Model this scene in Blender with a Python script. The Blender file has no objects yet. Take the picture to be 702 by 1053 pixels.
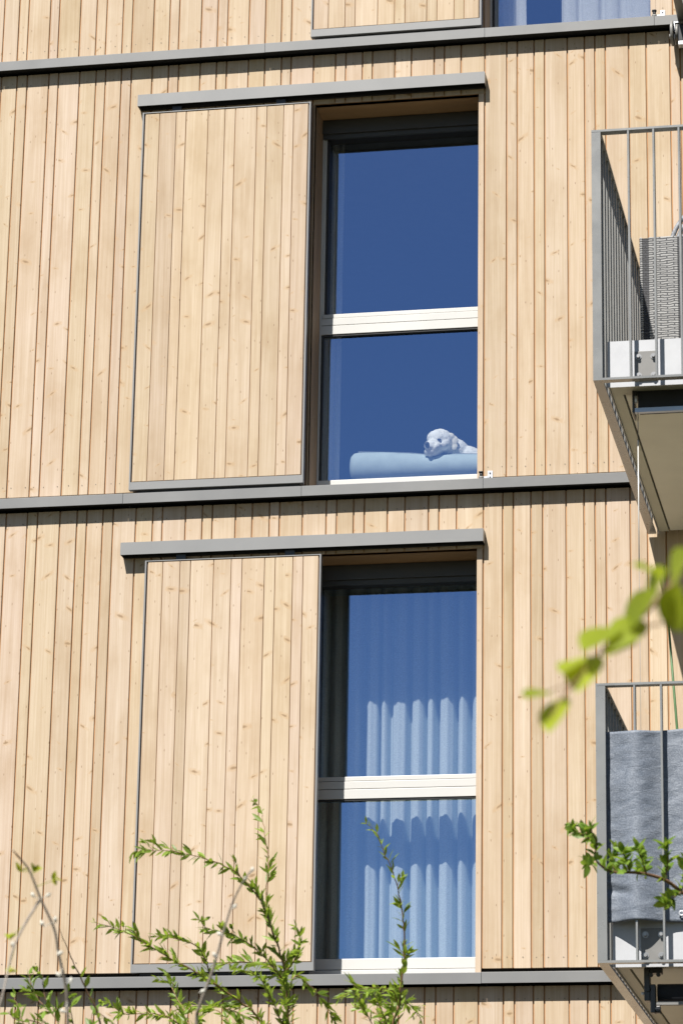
# A timber-clad apartment facade in spring sun: sliding shutters, a dog behind the glass, balconies, willow shoots in front.
# Units are metres; the facade is the plane y = 0 (the room side is +y), z = 0 is the lowest ledge, the lawn lies at z = -4.2.
WOOD_BASE=(0.482,0.381,0.279); WOOD_PALE=(0.532,0.434,0.331); WOOD_DARK=(0.37,0.256,0.160)
GLASS_TINT=(0.40,0.60,1.0); GLASS_FAC=0.43
SKY=0.052; SUNE=5.0; EXPO=0.74; FSTOP=5.6
CAM_LOC=(2.72383227,-17.91998411,-2.64720511)
CAM_R=(0.98118776,0.19235953,0.01638291); CAM_U=(0.04054481,-0.28829008,0.95668435); CAM_B=(0.18875038,-0.93802273,-0.29066587)
PL = {'apple': [[(2.242, -5.796, -1.38), (2.043, -5.929, -0.843), (1.832, -6.028, -0.651), (1.693, -6.111, -0.558), (1.637, -6.178, -0.524), (1.573, -6.242, -0.512),
            (1.517, -6.303, -0.515), (1.468, -6.362, -0.525), (1.435, -6.422, -0.52), (1.406, -6.487, -0.492), (1.421, -6.549, -0.449), (1.403, -6.615, -0.406)],
           [(1.644, -6.258, -0.539), (1.662, -6.319, -0.476), (1.657, -6.38, -0.425)], [(1.576, -6.269, -0.517), (1.572, -6.377, -0.485), (1.565, -6.485, -0.461)],
           [(1.514, -6.276, -0.51), (1.506, -6.334, -0.476), (1.501, -6.39, -0.453)], [(1.459, -6.282, -0.51), (1.446, -6.292, -0.463), (1.469, -6.296, -0.428)],
           [(1.407, -6.496, -0.493), (1.392, -6.591, -0.54)], [(1.416, -6.505, -0.44), (1.369, -6.566, -0.418), (1.332, -6.624, -0.407)],
           [(1.696, -6.147, -0.565), (1.663, -6.194, -0.602), (1.645, -6.242, -0.629)], [(1.696, -6.147, -0.565), (1.716, -6.202, -0.53), (1.729, -6.26, -0.485)]],
 'bare': [[(0.24, -9.329, -1.633), (0.24, -9.374, -1.482), (0.242, -9.414, -1.386), (0.23, -9.457, -1.302), (0.224, -9.496, -1.231), (0.195, -9.545, -1.153),
           (0.174, -9.591, -1.084), (0.158, -9.627, -1.057), (0.143, -9.663, -1.036)],
          [(0.188, -9.521, -1.149), (0.168, -9.593, -1.232), (0.156, -9.661, -1.319), (0.158, -9.724, -1.425), (0.163, -9.79, -1.503)]],
 'bare2': [[(0.503, -8.951, -1.59), (0.521, -8.997, -1.426), (0.536, -9.028, -1.388), (0.579, -9.062, -1.294), (0.611, -9.097, -1.212), (0.646, -9.133, -1.121),
            (0.681, -9.165, -1.062), (0.721, -9.194, -1.016)]],
 'buds': [(0.176, -9.559, -1.081), (0.137, -9.571, -1.08), (0.228, -9.539, -1.101), (0.178, -9.545, -1.15), (0.207, -9.537, -1.147), (0.235, -9.516, -1.218),
          (0.201, -9.525, -1.23), (0.238, -9.501, -1.306), (0.11, -9.546, -1.268), (0.118, -9.54, -1.291), (0.274, -9.479, -1.383), (0.105, -9.533, -1.361),
          (0.245, -9.489, -1.367), (0.261, -9.471, -1.463)],
 'buds2': [(0.708, -9.145, -1.016), (0.688, -9.145, -1.041), (0.654, -9.139, -1.122), (0.605, -9.127, -1.262), (0.558, -9.123, -1.362), (0.623, -9.133, -1.198)],
 'near': [[(2.783, -13.524, -0.985), (2.564, -13.51, -1.182), (2.434, -13.526, -1.316), (2.353, -13.559, -1.402), (2.338, -13.602, -1.44), (2.311, -13.644, -1.485),
           (2.278, -13.688, -1.527), (2.243, -13.731, -1.579), (2.214, -13.774, -1.628), (2.202, -13.819, -1.663), (2.199, -13.864, -1.691)]],
 'near_leaves': [((2.173, -13.728, -1.623), (2.153, -13.779, -1.64), 0.4), ((2.194, -13.722, -1.636), (2.181, -13.765, -1.68), 0.5),
                 ((2.215, -13.733, -1.581), (2.204, -13.781, -1.604), 0.4), ((2.236, -13.732, -1.579), (2.222, -13.774, -1.624), 0.9),
                 ((2.267, -13.738, -1.539), (2.235, -13.785, -1.573), 0.9), ((2.304, -13.737, -1.529), (2.274, -13.782, -1.568), 0.5),
                 ((2.29, -13.739, -1.529), (2.327, -13.795, -1.501), 0.45), ((2.323, -13.747, -1.485), (2.358, -13.802, -1.465), 0.8),
                 ((2.35, -13.733, -1.53), (2.371, -13.797, -1.478), 0.8), ((2.356, -13.75, -1.465), (2.388, -13.807, -1.44), 0.7),
                 ((2.329, -13.753, -1.464), (2.305, -13.81, -1.454), 0.3), ((2.364, -13.731, -1.53), (2.396, -13.788, -1.504), 0.9),
                 ((2.293, -13.731, -1.555), (2.267, -13.78, -1.578), 0.4)],
 'sapling': [[(-0.5, -6.235, -1.268), (-0.523, -6.31, -1.055), (-0.57, -6.383, -0.931), (-0.594, -6.443, -0.861), (-0.615, -6.502, -0.792), (-0.629, -6.558, -0.73)],
             [(-0.615, -6.267, -1.271), (-0.713, -6.245, -1.044), (-0.799, -6.204, -0.962), (-0.85, -6.151, -0.886), (-0.882, -6.09, -0.831)],
             [(-0.72, -6.222, -1.041), (-0.752, -6.239, -0.987), (-0.77, -6.255, -0.913), (-0.774, -6.262, -0.873)],
             [(-0.652, -6.291, -1.163), (-0.74, -6.399, -1.072), (-0.792, -6.484, -1.076), (-0.815, -6.565, -1.05)],
             [(-0.598, -6.271, -1.198), (-0.616, -6.364, -1.061), (-0.608, -6.44, -0.998), (-0.611, -6.518, -0.953)],
             [(-0.633, -6.281, -1.199), (-0.814, -6.279, -1.085), (-0.877, -6.242, -0.986), (-0.911, -6.191, -0.921)],
             [(-0.544, -6.26, -1.16), (-0.58, -6.215, -1.049), (-0.591, -6.156, -0.996), (-0.569, -6.078, -1.008)]],
 'willow_left': [[(-0.234, -4.431, -1.06), (-0.29, -4.538, -0.827), (-0.355, -4.628, -0.754), (-0.431, -4.718, -0.699), (-0.519, -4.813, -0.644),
                  (-0.617, -4.911, -0.594), (-0.69, -5.002, -0.553), (-0.774, -5.098, -0.505), (-0.877, -5.196, -0.482)],
                 [(-0.421, -4.473, -1.064), (-0.622, -4.473, -0.833), (-0.677, -4.423, -0.735), (-0.737, -4.373, -0.645), (-0.777, -4.316, -0.566)],
                 [(-0.546, -4.521, -0.92), (-0.676, -4.646, -0.813), (-0.756, -4.745, -0.813), (-0.83, -4.842, -0.821), (-0.883, -4.94, -0.784)],
                 [(-0.525, -4.513, -0.941), (-0.555, -4.588, -0.823), (-0.472, -4.628, -0.766), (-0.387, -4.656, -0.792), (-0.334, -4.692, -0.818)],
                 [(-0.463, -4.493, -0.981), (-0.452, -4.405, -0.842), (-0.529, -4.333, -0.746), (-0.658, -4.265, -0.713), (-0.776, -4.189, -0.723)],
                 [(-0.454, -4.848, -0.65), (-0.478, -4.938, -0.559), (-0.563, -5.033, -0.531), (-0.626, -5.119, -0.531)]],
 'willow_main': [[(-0.096, -4.808, -1.105), (-0.092, -4.894, -0.869), (-0.09, -4.98, -0.674), (-0.114, -5.061, -0.558), (-0.152, -5.15, -0.42), (-0.203, -5.233, -0.342),
                  (-0.261, -5.315, -0.29), (-0.335, -5.396, -0.262), (-0.459, -5.488, -0.244), (-0.585, -5.579, -0.246)],
                 [(-0.149, -4.9, -0.532), (-0.19, -4.882, -0.428), (-0.21, -4.857, -0.339), (-0.205, -4.838, -0.191), (-0.221, -4.814, -0.105), (-0.241, -4.796, 0.007),
                  (-0.261, -4.77, 0.077), (-0.311, -4.747, 0.127)],
                 [(-0.114, -4.866, -0.699), (-0.149, -4.965, -0.647), (-0.204, -5.07, -0.583), (-0.273, -5.176, -0.542), (-0.354, -5.28, -0.533),
                  (-0.378, -5.373, -0.511)],
                 [(-0.103, -4.846, -0.821), (-0.173, -4.759, -0.64), (-0.294, -4.665, -0.582), (-0.414, -4.566, -0.565), (-0.522, -4.461, -0.565)],
                 [(-0.118, -4.873, -0.658), (-0.05, -4.936, -0.606), (-0.02, -5.008, -0.547), (-0.017, -5.083, -0.506)],
                 [(-0.103, -4.841, -0.861), (-0.088, -4.813, -0.67), (-0.02, -4.742, -0.707), (0.026, -4.67, -0.781), (0.065, -4.6, -0.856)],
                 [(-0.1, -4.829, -0.943), (-0.126, -4.953, -0.835), (-0.164, -5.08, -0.729), (-0.19, -5.193, -0.705)]],
 'willow_right': [[(0.266, -4.534, -1.075), (0.307, -4.584, -0.843), (0.337, -4.615, -0.781), (0.352, -4.654, -0.69), (0.37, -4.692, -0.599), (0.377, -4.737, -0.485),
                   (0.379, -4.778, -0.407), (0.369, -4.823, -0.322), (0.351, -4.87, -0.233), (0.32, -4.918, -0.157), (0.294, -4.966, -0.081), (0.255, -5.01, -0.042)],
                  [(0.328, -4.562, -0.773), (0.317, -4.649, -0.714), (0.273, -4.735, -0.709), (0.213, -4.821, -0.725), (0.153, -4.905, -0.761)],
                  [(0.293, -4.555, -0.869), (0.319, -4.467, -0.73), (0.352, -4.357, -0.741), (0.372, -4.246, -0.782)],
                  [(0.28, -4.547, -0.951), (0.24, -4.503, -0.819), (0.17, -4.456, -0.761), (0.091, -4.405, -0.745)],
                  [(0.28, -4.544, -0.972), (0.235, -4.633, -0.879), (0.191, -4.725, -0.765), (0.175, -4.8, -0.743)],
                  [(0.284, -4.551, -0.91), (0.299, -4.728, -0.85), (0.297, -4.907, -0.792), (0.296, -5.084, -0.756)]]}
import bpy, bmesh, math, random
from mathutils import Vector, Matrix, noise as mnoise
random.seed(7)
scene = bpy.context.scene
COL = scene.collection
R = math.radians

# ------------------------------------------------------------------ helpers
class MB:
    """collects boxes, tubes and faces; build() links them as ONE mesh object"""
    def __init__(s):
        s.v=[]; s.f=[]; s.mi=[]; s.tone=[]; s.sm=[]
    def face(s, pts, mi=0, tone=(0.5,0.5,0.5), smooth=False):
        b=len(s.v); s.v+= [tuple(p) for p in pts]
        s.f.append(tuple(range(b,b+len(pts)))); s.mi.append(mi); s.tone.append(tone); s.sm.append(smooth)
    def box(s, x0,x1,y0,y1,z0,z1, mi=0, tone=(0.5,0.5,0.5), c=0.0):
        """axis box; c>0 chamfers the two vertical front (y0) edges"""
        if x1<x0: x0,x1=x1,x0
        if y1<y0: y0,y1=y1,y0
        if z1<z0: z0,z1=z1,z0
        if c>0:
            prof=[(x0,y0+c),(x0+c,y0),(x1-c,y0),(x1,y0+c),(x1,y1),(x0,y1)]
        else:
            prof=[(x0,y0),(x1,y0),(x1,y1),(x0,y1)]
        b=len(s.v); n=len(prof)
        s.v+=[(x,y,z0) for x,y in prof]+[(x,y,z1) for x,y in prof]
        fs=[tuple(b+i for i in reversed(range(n))), tuple(b+n+i for i in range(n))]
        for i in range(n):
            j=(i+1)%n; fs.append((b+i,b+j,b+n+j,b+n+i))
        for f in fs:
            s.f.append(f); s.mi.append(mi); s.tone.append(tone); s.sm.append(False)
    def tube(s, pts, r0, r1=None, n=6, mi=0, tone=(0.5,0.5,0.5), caps=True):
        pts=[Vector(p) for p in pts]; r1=r0 if r1 is None else r1
        m=len(pts); rings=[]; ref=None
        for i,p in enumerate(pts):
            t=(pts[min(i+1,m-1)]-pts[max(i-1,0)]).normalized()
            if ref is None:
                ref=t.orthogonal().normalized()
            ref=(ref-t*ref.dot(t))
            ref=ref.normalized() if ref.length>1e-6 else t.orthogonal().normalized()
            bn=t.cross(ref); r=r0+(r1-r0)*i/max(1,m-1)
            b=len(s.v)
            for k in range(n):
                a=2*math.pi*k/n
                s.v.append(tuple(p+(ref*math.cos(a)+bn*math.sin(a))*r))
            rings.append(b)
        for a,b in zip(rings,rings[1:]):
            for k in range(n):
                j=(k+1)%n
                s.f.append((a+k,a+j,b+j,b+k)); s.mi.append(mi); s.tone.append(tone); s.sm.append(True)
        if caps:
            s.f.append(tuple(rings[0]+k for k in reversed(range(n)))); s.mi.append(mi); s.tone.append(tone); s.sm.append(False)
            s.f.append(tuple(rings[-1]+k for k in range(n))); s.mi.append(mi); s.tone.append(tone); s.sm.append(False)
    def build(s, name, mats, parent=None, bevel=0.0):
        me=bpy.data.meshes.new(name); me.from_pydata(s.v,[],s.f)
        if not isinstance(mats,(list,tuple)): mats=[mats]
        for m in mats: me.materials.append(m)
        me.polygons.foreach_set('material_index', s.mi)
        me.polygons.foreach_set('use_smooth', s.sm)
        at=me.color_attributes.new('tone','FLOAT_COLOR','CORNER')
        buf=[]
        for p,t in zip(me.polygons,s.tone):
            buf+= [t[0],t[1],t[2],1.0]*p.loop_total
        at.data.foreach_set('color',buf)
        me.update()
        o=bpy.data.objects.new(name,me); COL.objects.link(o)
        if parent: o.parent=parent
        if bevel>0:
            mod=o.modifiers.new('bevel','BEVEL'); mod.width=bevel; mod.segments=2; mod.limit_method='ANGLE'
        return o

def empty(name, loc=(0,0,0), parent=None):
    o=bpy.data.objects.new(name,None); COL.objects.link(o); o.location=loc
    o.empty_display_size=0.2
    if parent: o.parent=parent
    return o
def tag(o,label=None,cat=None,group=None,kind=None):
    if label: o['label']=label
    if cat: o['category']=cat
    if group: o['group']=group
    if kind: o['kind']=kind
    return o
def bolt_mesh(mb,x,y,z,r=0.012,h=0.012):
    mb.tube([(x,y,z),(x,y-0.003,z)],r*1.5,n=12)
    mb.tube([(x,y-0.0025,z),(x,y-h,z)],r,r*0.85,n=6)

# ------------------------------------------------------------------ materials
def new_mat(name):
    m=bpy.data.materials.new(name); m.use_nodes=True
    nt=m.node_tree; nt.nodes.clear()
    out=nt.nodes.new('ShaderNodeOutputMaterial')
    return m,nt,out
def N(nt,t,**kw):
    n=nt.nodes.new(t)
    for k,v in kw.items():
        if k in n.inputs: n.inputs[k].default_value=v
        else: setattr(n,k,v)
    return n
def math_n(nt,op,a,b=None,c=None,clamp=False):
    n=nt.nodes.new('ShaderNodeMath'); n.operation=op; n.use_clamp=clamp
    for i,x in enumerate((a,b,c)):
        if x is None: continue
        if isinstance(x,(int,float)): n.inputs[i].default_value=x
        else: nt.links.new(x,n.inputs[i])
    return n.outputs[0]
def mix_c(nt,fac,a,b,mode='MIX'):
    n=nt.nodes.new('ShaderNodeMix'); n.data_type='RGBA'; n.blend_type=mode
    for sock,x in ((n.inputs[0],fac),(n.inputs[6],a),(n.inputs[7],b)):
        if isinstance(x,(int,float)): sock.default_value=x
        elif isinstance(x,(tuple,list)): sock.default_value=(*x[:3],1)
        else: nt.links.new(x,sock)
    return n.outputs[2]
def ramp(nt,fac,stops):
    n=nt.nodes.new('ShaderNodeValToRGB'); nt.links.new(fac,n.inputs[0])
    e=n.color_ramp.elements
    while len(e)<len(stops): e.new(0.5)
    for el,(p,c) in zip(e,stops):
        el.position=p; el.color=(*c,1) if len(c)==3 else c
    return n.outputs[0]
def simple(name,color,rough=0.5,metal=0.0,var=0.06,vscale=6.0,bump=0.0,bscale=200.0,spec=0.5,stretch=(1,1,1)):
    m,nt,out=new_mat(name); L=nt.links.new
    bs=N(nt,'ShaderNodeBsdfPrincipled'); bs.inputs['Roughness'].default_value=rough
    bs.inputs['Metallic'].default_value=metal
    bs.inputs['Specular IOR Level'].default_value=spec
    tc=N(nt,'ShaderNodeTexCoord'); mp=N(nt,'ShaderNodeMapping'); mp.inputs['Scale'].default_value=stretch
    L(tc.outputs['Object'],mp.inputs[0])
    nz=N(nt,'ShaderNodeTexNoise',Scale=vscale,Detail=5.0,Roughness=0.6); L(mp.outputs[0],nz.inputs['Vector'])
    lo=tuple(c*(1-var*2) for c in color); hi=tuple(min(1,c*(1+var*2)) for c in color)
    c=ramp(nt,nz.outputs['Fac'],[(0.25,lo),(0.75,hi)])
    L(c,bs.inputs['Base Color'])
    rr=math_n(nt,'MULTIPLY_ADD',nz.outputs['Fac'],0.2,rough-0.1); L(rr,bs.inputs['Roughness'])
    if bump>0:
        n2=N(nt,'ShaderNodeTexNoise',Scale=bscale,Detail=3.0); L(mp.outputs[0],n2.inputs['Vector'])
        b=N(nt,'ShaderNodeBump',Strength=bump,Distance=0.002); L(n2.outputs['Fac'],b.inputs['Height']); L(b.outputs[0],bs.inputs['Normal'])
    L(bs.outputs[0],out.inputs[0])
    return m

def wood_mat(name,base,pale,dark):
    """larch / spruce boards: vertical grain, small knots, one tone and one random offset per board (attribute 'tone')"""
    m,nt,out=new_mat(name); L=nt.links.new
    bs=N(nt,'ShaderNodeBsdfPrincipled'); bs.inputs['Roughness'].default_value=0.75; bs.inputs['Specular IOR Level'].default_value=0.25
    at=N(nt,'ShaderNodeAttribute',attribute_name='tone'); sp=N(nt,'ShaderNodeSeparateColor'); L(at.outputs['Color'],sp.inputs[0])
    tone,ro,ro2=sp.outputs[0],sp.outputs[1],sp.outputs[2]
    tc=N(nt,'ShaderNodeTexCoord'); sx=N(nt,'ShaderNodeSeparateXYZ'); L(tc.outputs['Object'],sx.inputs[0])
    X,Z=sx.outputs[0],sx.outputs[2]
    zo=math_n(nt,'MULTIPLY_ADD',ro,60.0,Z); xo=math_n(nt,'MULTIPLY_ADD',ro2,31.0,X)
    # knots: one candidate per 0.085 x 0.30 m cell
    kv=N(nt,'ShaderNodeCombineXYZ'); L(math_n(nt,'MULTIPLY',xo,13.0),kv.inputs[0]); L(math_n(nt,'MULTIPLY',zo,4.4),kv.inputs[1])
    vo=N(nt,'ShaderNodeTexVoronoi',voronoi_dimensions='2D',feature='F1',Scale=1.0); L(kv.outputs[0],vo.inputs['Vector'])
    vc=N(nt,'ShaderNodeSeparateColor'); L(vo.outputs['Color'],vc.inputs[0])
    vp=N(nt,'ShaderNodeSeparateXYZ'); L(vo.outputs['Position'],vp.inputs[0])
    ks=N(nt,'ShaderNodeSeparateXYZ'); L(kv.outputs[0],ks.inputs[0])
    dx=math_n(nt,'DIVIDE',math_n(nt,'SUBTRACT',ks.outputs[0],vp.outputs[0]),13.0)
    dz=math_n(nt,'DIVIDE',math_n(nt,'SUBTRACT',ks.outputs[1],vp.outputs[1]),4.4)
    tilt=math_n(nt,'MULTIPLY_ADD',vc.outputs[2],1.6,-0.8)
    dz=math_n(nt,'ADD',dz,math_n(nt,'MULTIPLY',dx,tilt))
    wob=N(nt,'ShaderNodeTexNoise',Scale=70.0,Detail=2.0); L(tc.outputs['Object'],wob.inputs['Vector'])
    dist=math_n(nt,'SQRT',math_n(nt,'ADD',math_n(nt,'POWER',math_n(nt,'MULTIPLY',dx,0.62),2.0),math_n(nt,'POWER',math_n(nt,'MULTIPLY',dz,1.5),2.0)))
    dist=math_n(nt,'MULTIPLY_ADD',math_n(nt,'SUBTRACT',wob.outputs['Fac'],0.5),0.010,dist)
    size=math_n(nt,'MULTIPLY_ADD',math_n(nt,'POWER',vc.outputs[1],1.6),0.016,0.0022)            # knot radius
    has=math_n(nt,'LESS_THAN',vc.outputs[0],0.46)
    def smooth(d,a,b):
        mr=N(nt,'ShaderNodeMapRange',interpolation_type='SMOOTHSTEP'); L(d,mr.inputs[0])
        for i,x in ((1,a),(2,b)):
            if isinstance(x,(int,float)): mr.inputs[i].default_value=x
            else: L(x,mr.inputs[i])
        mr.inputs[3].default_value=1.0; mr.inputs[4].default_value=0.0
        return mr.outputs[0]
    core=math_n(nt,'MULTIPLY',smooth(dist,math_n(nt,'MULTIPLY',size,0.35),size),has)
    halo=math_n(nt,'MULTIPLY',smooth(dist,size,math_n(nt,'MULTIPLY_ADD',size,2.2,0.006)),has)
    # grain: lines bend a little round the knots
    bend=math_n(nt,'MULTIPLY',halo,0.012)
    gx=math_n(nt,'ADD',xo,bend)
    gv=N(nt,'ShaderNodeCombineXYZ'); L(math_n(nt,'MULTIPLY',gx,110.0),gv.inputs[0]); L(math_n(nt,'MULTIPLY',zo,1.6),gv.inputs[1])
    g1=N(nt,'ShaderNodeTexNoise',noise_dimensions='2D',Scale=1.0,Detail=4.0,Roughness=0.65,Distortion=0.3); L(gv.outputs[0],g1.inputs['Vector'])
    gv2=N(nt,'ShaderNodeCombineXYZ'); L(math_n(nt,'MULTIPLY',gx,26.0),gv2.inputs[0]); L(math_n(nt,'MULTIPLY',zo,0.9),gv2.inputs[1])
    g2=N(nt,'ShaderNodeTexNoise',noise_dimensions='2D',Scale=1.0,Detail=3.0,Roughness=0.5,Distortion=0.8); L(gv2.outputs[0],g2.inputs['Vector'])
    blot=N(nt,'ShaderNodeTexNoise',Scale=3.2,Detail=4.0,Roughness=0.6)
    bv=N(nt,'ShaderNodeCombineXYZ'); L(xo,bv.inputs[0]); L(math_n(nt,'MULTIPLY',zo,0.55),bv.inputs[1]); L(bv.outputs[0],blot.inputs['Vector'])
    c=mix_c(nt,ramp(nt,g2.outputs['Fac'],[(0.35,(0,0,0)),(0.65,(1,1,1))]),base,pale)
    gm=math_n(nt,'MULTIPLY',ramp(nt,g1.outputs['Fac'],[(0.42,(1,1,1)),(0.62,(0,0,0))]),0.24)
    c=mix_c(nt,gm,c,dark)
    # board tone: pale to honey
    tmr=N(nt,'ShaderNodeMapRange'); L(tone,tmr.inputs[0]); tmr.inputs[3].default_value=0.84; tmr.inputs[4].default_value=1.05
    tn=N(nt,'ShaderNodeCombineColor')
    L(tmr.outputs[0],tn.inputs[0]); L(math_n(nt,'MULTIPLY',math_n(nt,'POWER',tmr.outputs[0],1.10),math_n(nt,'MULTIPLY_ADD',ro,0.022,0.986)),tn.inputs[1])
    L(math_n(nt,'MULTIPLY',math_n(nt,'POWER',tmr.outputs[0],1.45),math_n(nt,'MULTIPLY_ADD',ro2,0.10,0.93)),tn.inputs[2])
    c=mix_c(nt,1.0,c,tn.outputs[0],'MULTIPLY')
    bl=ramp(nt,blot.outputs['Fac'],[(0.28,(0.88,0.84,0.78)),(0.5,(1,1,1)),(0.72,(1.05,1.06,1.11))])
    c=mix_c(nt,1.0,c,bl,'MULTIPLY')
    c=mix_c(nt,math_n(nt,'MULTIPLY',halo,0.42),c,(0.45,0.30,0.165))
    c=mix_c(nt,math_n(nt,'MULTIPLY',core,0.66),c,(0.20,0.125,0.06))
    # tiny pitch flecks
    fv=N(nt,'ShaderNodeCombineXYZ'); L(math_n(nt,'MULTIPLY',xo,30.0),fv.inputs[0]); L(math_n(nt,'MULTIPLY',zo,9.0),fv.inputs[1])
    v2=N(nt,'ShaderNodeTexVoronoi',voronoi_dimensions='2D',feature='F1',Scale=1.0); L(fv.outputs[0],v2.inputs['Vector'])
    v2c=N(nt,'ShaderNodeSeparateColor'); L(v2.outputs['Color'],v2c.inputs[0])
    fl=math_n(nt,'MULTIPLY',math_n(nt,'LESS_THAN',v2.outputs['Distance'],0.07),math_n(nt,'LESS_THAN',v2c.outputs[0],0.12))
    c=mix_c(nt,math_n(nt,'MULTIPLY',fl,0.6),c,(0.16,0.085,0.04))
    L(c,bs.inputs['Base Color'])
    bp=N(nt,'ShaderNodeBump',Strength=0.25,Distance=0.001); L(g1.outputs['Fac'],bp.inputs['Height']); L(bp.outputs[0],bs.inputs['Normal'])
    L(bs.outputs[0],out.inputs[0])
    return m

M={}
M['wood']=wood_mat('timber_boards',WOOD_BASE,WOOD_PALE,WOOD_DARK)
M['wood_pale']=wood_mat('shutter_boards',tuple(c*1.03 for c in WOOD_BASE),tuple(min(.9,c*1.04) for c in WOOD_PALE),WOOD_DARK)
M['backing']=simple('batten_wood',(0.44,0.245,0.12),0.85,var=0.12,vscale=4)
M['membrane']=simple('facade_membrane',(0.012,0.012,0.012),0.9)
M['sheet']=simple('grey_sheet_metal',(0.185,0.186,0.185),0.42,var=0.045,vscale=2.5,bump=0.05,bscale=12)
M['sheet_light']=simple('light_grey_aluminium',(0.225,0.226,0.225),0.4,var=0.02,vscale=2.5)
M['screw']=simple('steel_screw',(0.16,0.13,0.10),0.45,metal=0.4)
M['frame']=simple('ivory_window_frame',(0.54,0.535,0.515),0.38,var=0.015,vscale=3)
M['seal_and_shade']=simple('black_rubber_seal_and_shade',(0.015,0.015,0.016),0.6)  # also used as painted shade along the window stiles
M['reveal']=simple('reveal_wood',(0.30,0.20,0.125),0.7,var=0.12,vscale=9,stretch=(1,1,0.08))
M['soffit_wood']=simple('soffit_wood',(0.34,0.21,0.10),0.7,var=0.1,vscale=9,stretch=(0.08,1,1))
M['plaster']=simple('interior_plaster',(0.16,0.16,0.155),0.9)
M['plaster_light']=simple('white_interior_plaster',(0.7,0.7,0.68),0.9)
M['floor_in']=simple('interior_floor',(0.45,0.36,0.25),0.6)
M['rail']=simple('galvanised_railing',(0.25,0.25,0.24),0.28,metal=0.28,var=0.05,vscale=5,bump=0.03,bscale=60)
M['plate']=simple('grey_steel_plate',(0.19,0.187,0.18),0.5,var=0.05,vscale=12)
M['fascia']=simple('white_slab_edge',(0.45,0.46,0.48),0.45,var=0.03,vscale=8)
M['soffit']=simple('balcony_soffit_paint',(0.66,0.64,0.54),0.65,var=0.03,vscale=3)
M['soffit_dark']=simple('balcony_soffit_edge',(0.46,0.45,0.36),0.6,var=0.04,vscale=3)
M['steel']=simple('bright_steel',(0.33,0.33,0.33),0.35,metal=0.5)
M['black']=simple('black_powder_coat',(0.02,0.021,0.024),0.4)
M['awn_fabric']=simple('dark_awning_fabric',(0.018,0.02,0.026),0.8)
M['awn_bar']=simple('awning_front_bar',(0.40,0.47,0.58),0.35,metal=0.3)  # light steel, with the blue of the skylight put into the colour
M['zinc']=simple('zinc_angle',(0.62,0.64,0.68),0.4,metal=0.5)
M['cord']=simple('steel_cable',(0.60,0.59,0.56),0.4,metal=0.2)
M['cane']=simple('green_cane',(0.07,0.15,0.055),0.5,var=0.15,vscale=15)
M['fur']=simple('cream_fur',(0.97,0.935,0.84),0.85,var=0.10,vscale=38,bump=0.8,bscale=160,stretch=(0.5,1,1.6))
M['fur_ear']=simple('cream_ear_fur',(0.80,0.75,0.65),0.85,var=0.12,vscale=40,bump=0.8,bscale=140)
M['dog_dark']=simple('dark_nose_skin',(0.02,0.018,0.018),0.35)
M['bed']=simple('pale_dog_bed_fabric',(0.45,0.54,0.55),0.85,var=0.05,vscale=9,bump=0.4,bscale=260)
M['piping']=simple('grey_piping',(0.16,0.19,0.21),0.8)
M['twig']=simple('brown_twig_bark',(0.16,0.085,0.045),0.7,var=0.2,vscale=30)
M['twig_red']=simple('reddish_willow_bark',(0.20,0.115,0.05),0.6,var=0.2,vscale=30)
M['twig_grey']=simple('grey_twig_bark',(0.26,0.22,0.18),0.7,var=0.2,vscale=30)
M['bud']=simple('pale_bud',(0.55,0.53,0.46),0.7,var=0.1,vscale=40)

def leaf_mat(name,dark,light,trans):
    m,nt,out=new_mat(name); L=nt.links.new
    at=N(nt,'ShaderNodeAttribute',attribute_name='tone'); sp=N(nt,'ShaderNodeSeparateColor'); L(at.outputs['Color'],sp.inputs[0])
    tc=N(nt,'ShaderNodeTexCoord'); nz=N(nt,'ShaderNodeTexNoise',Scale=60.0,Detail=3.0); L(tc.outputs['Object'],nz.inputs['Vector'])
    f=math_n(nt,'MULTIPLY_ADD',nz.outputs['Fac'],0.3,math_n(nt,'SUBTRACT',sp.outputs[0],0.15),clamp=True)
    c=mix_c(nt,f,dark,light)
    bs=N(nt,'ShaderNodeBsdfPrincipled',Roughness=0.42); bs.inputs['Specular IOR Level'].default_value=0.45
    L(c,bs.inputs['Base Color'])
    tr=N(nt,'ShaderNodeBsdfTranslucent'); L(mix_c(nt,f,tuple(x*0.9 for x in trans),trans),tr.inputs['Color'])
    mx=N(nt,'ShaderNodeMixShader'); mx.inputs[0].default_value=0.42
    L(bs.outputs[0],mx.inputs[1]); L(tr.outputs[0],mx.inputs[2]); L(mx.outputs[0],out.inputs[0])
    return m
M['willow_leaf']=leaf_mat('willow_leaf',(0.08,0.14,0.016),(0.28,0.40,0.06),(0.46,0.62,0.06))
M['apple_leaf']=leaf_mat('orchard_leaf',(0.07,0.14,0.015),(0.22,0.34,0.05),(0.40,0.56,0.05))
M['near_leaf']=leaf_mat('birch_leaf',(0.16,0.21,0.012),(0.36,0.42,0.03),(0.74,0.76,0.04))

def glass_mat():
    m,nt,out=new_mat('coated_window_glass'); L=nt.links.new
    tr=N(nt,'ShaderNodeBsdfTransparent'); tr.inputs['Color'].default_value=(0.95,0.985,0.985,1)
    gl=N(nt,'ShaderNodeBsdfGlossy'); gl.inputs['Color'].default_value=(*GLASS_TINT,1); gl.inputs['Roughness'].default_value=0.0
    mx=N(nt,'ShaderNodeMixShader'); mx.inputs[0].default_value=GLASS_FAC
    L(tr.outputs[0],mx.inputs[1]); L(gl.outputs[0],mx.inputs[2]); L(mx.outputs[0],out.inputs[0])
    return m
M['glass']=glass_mat()

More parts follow.
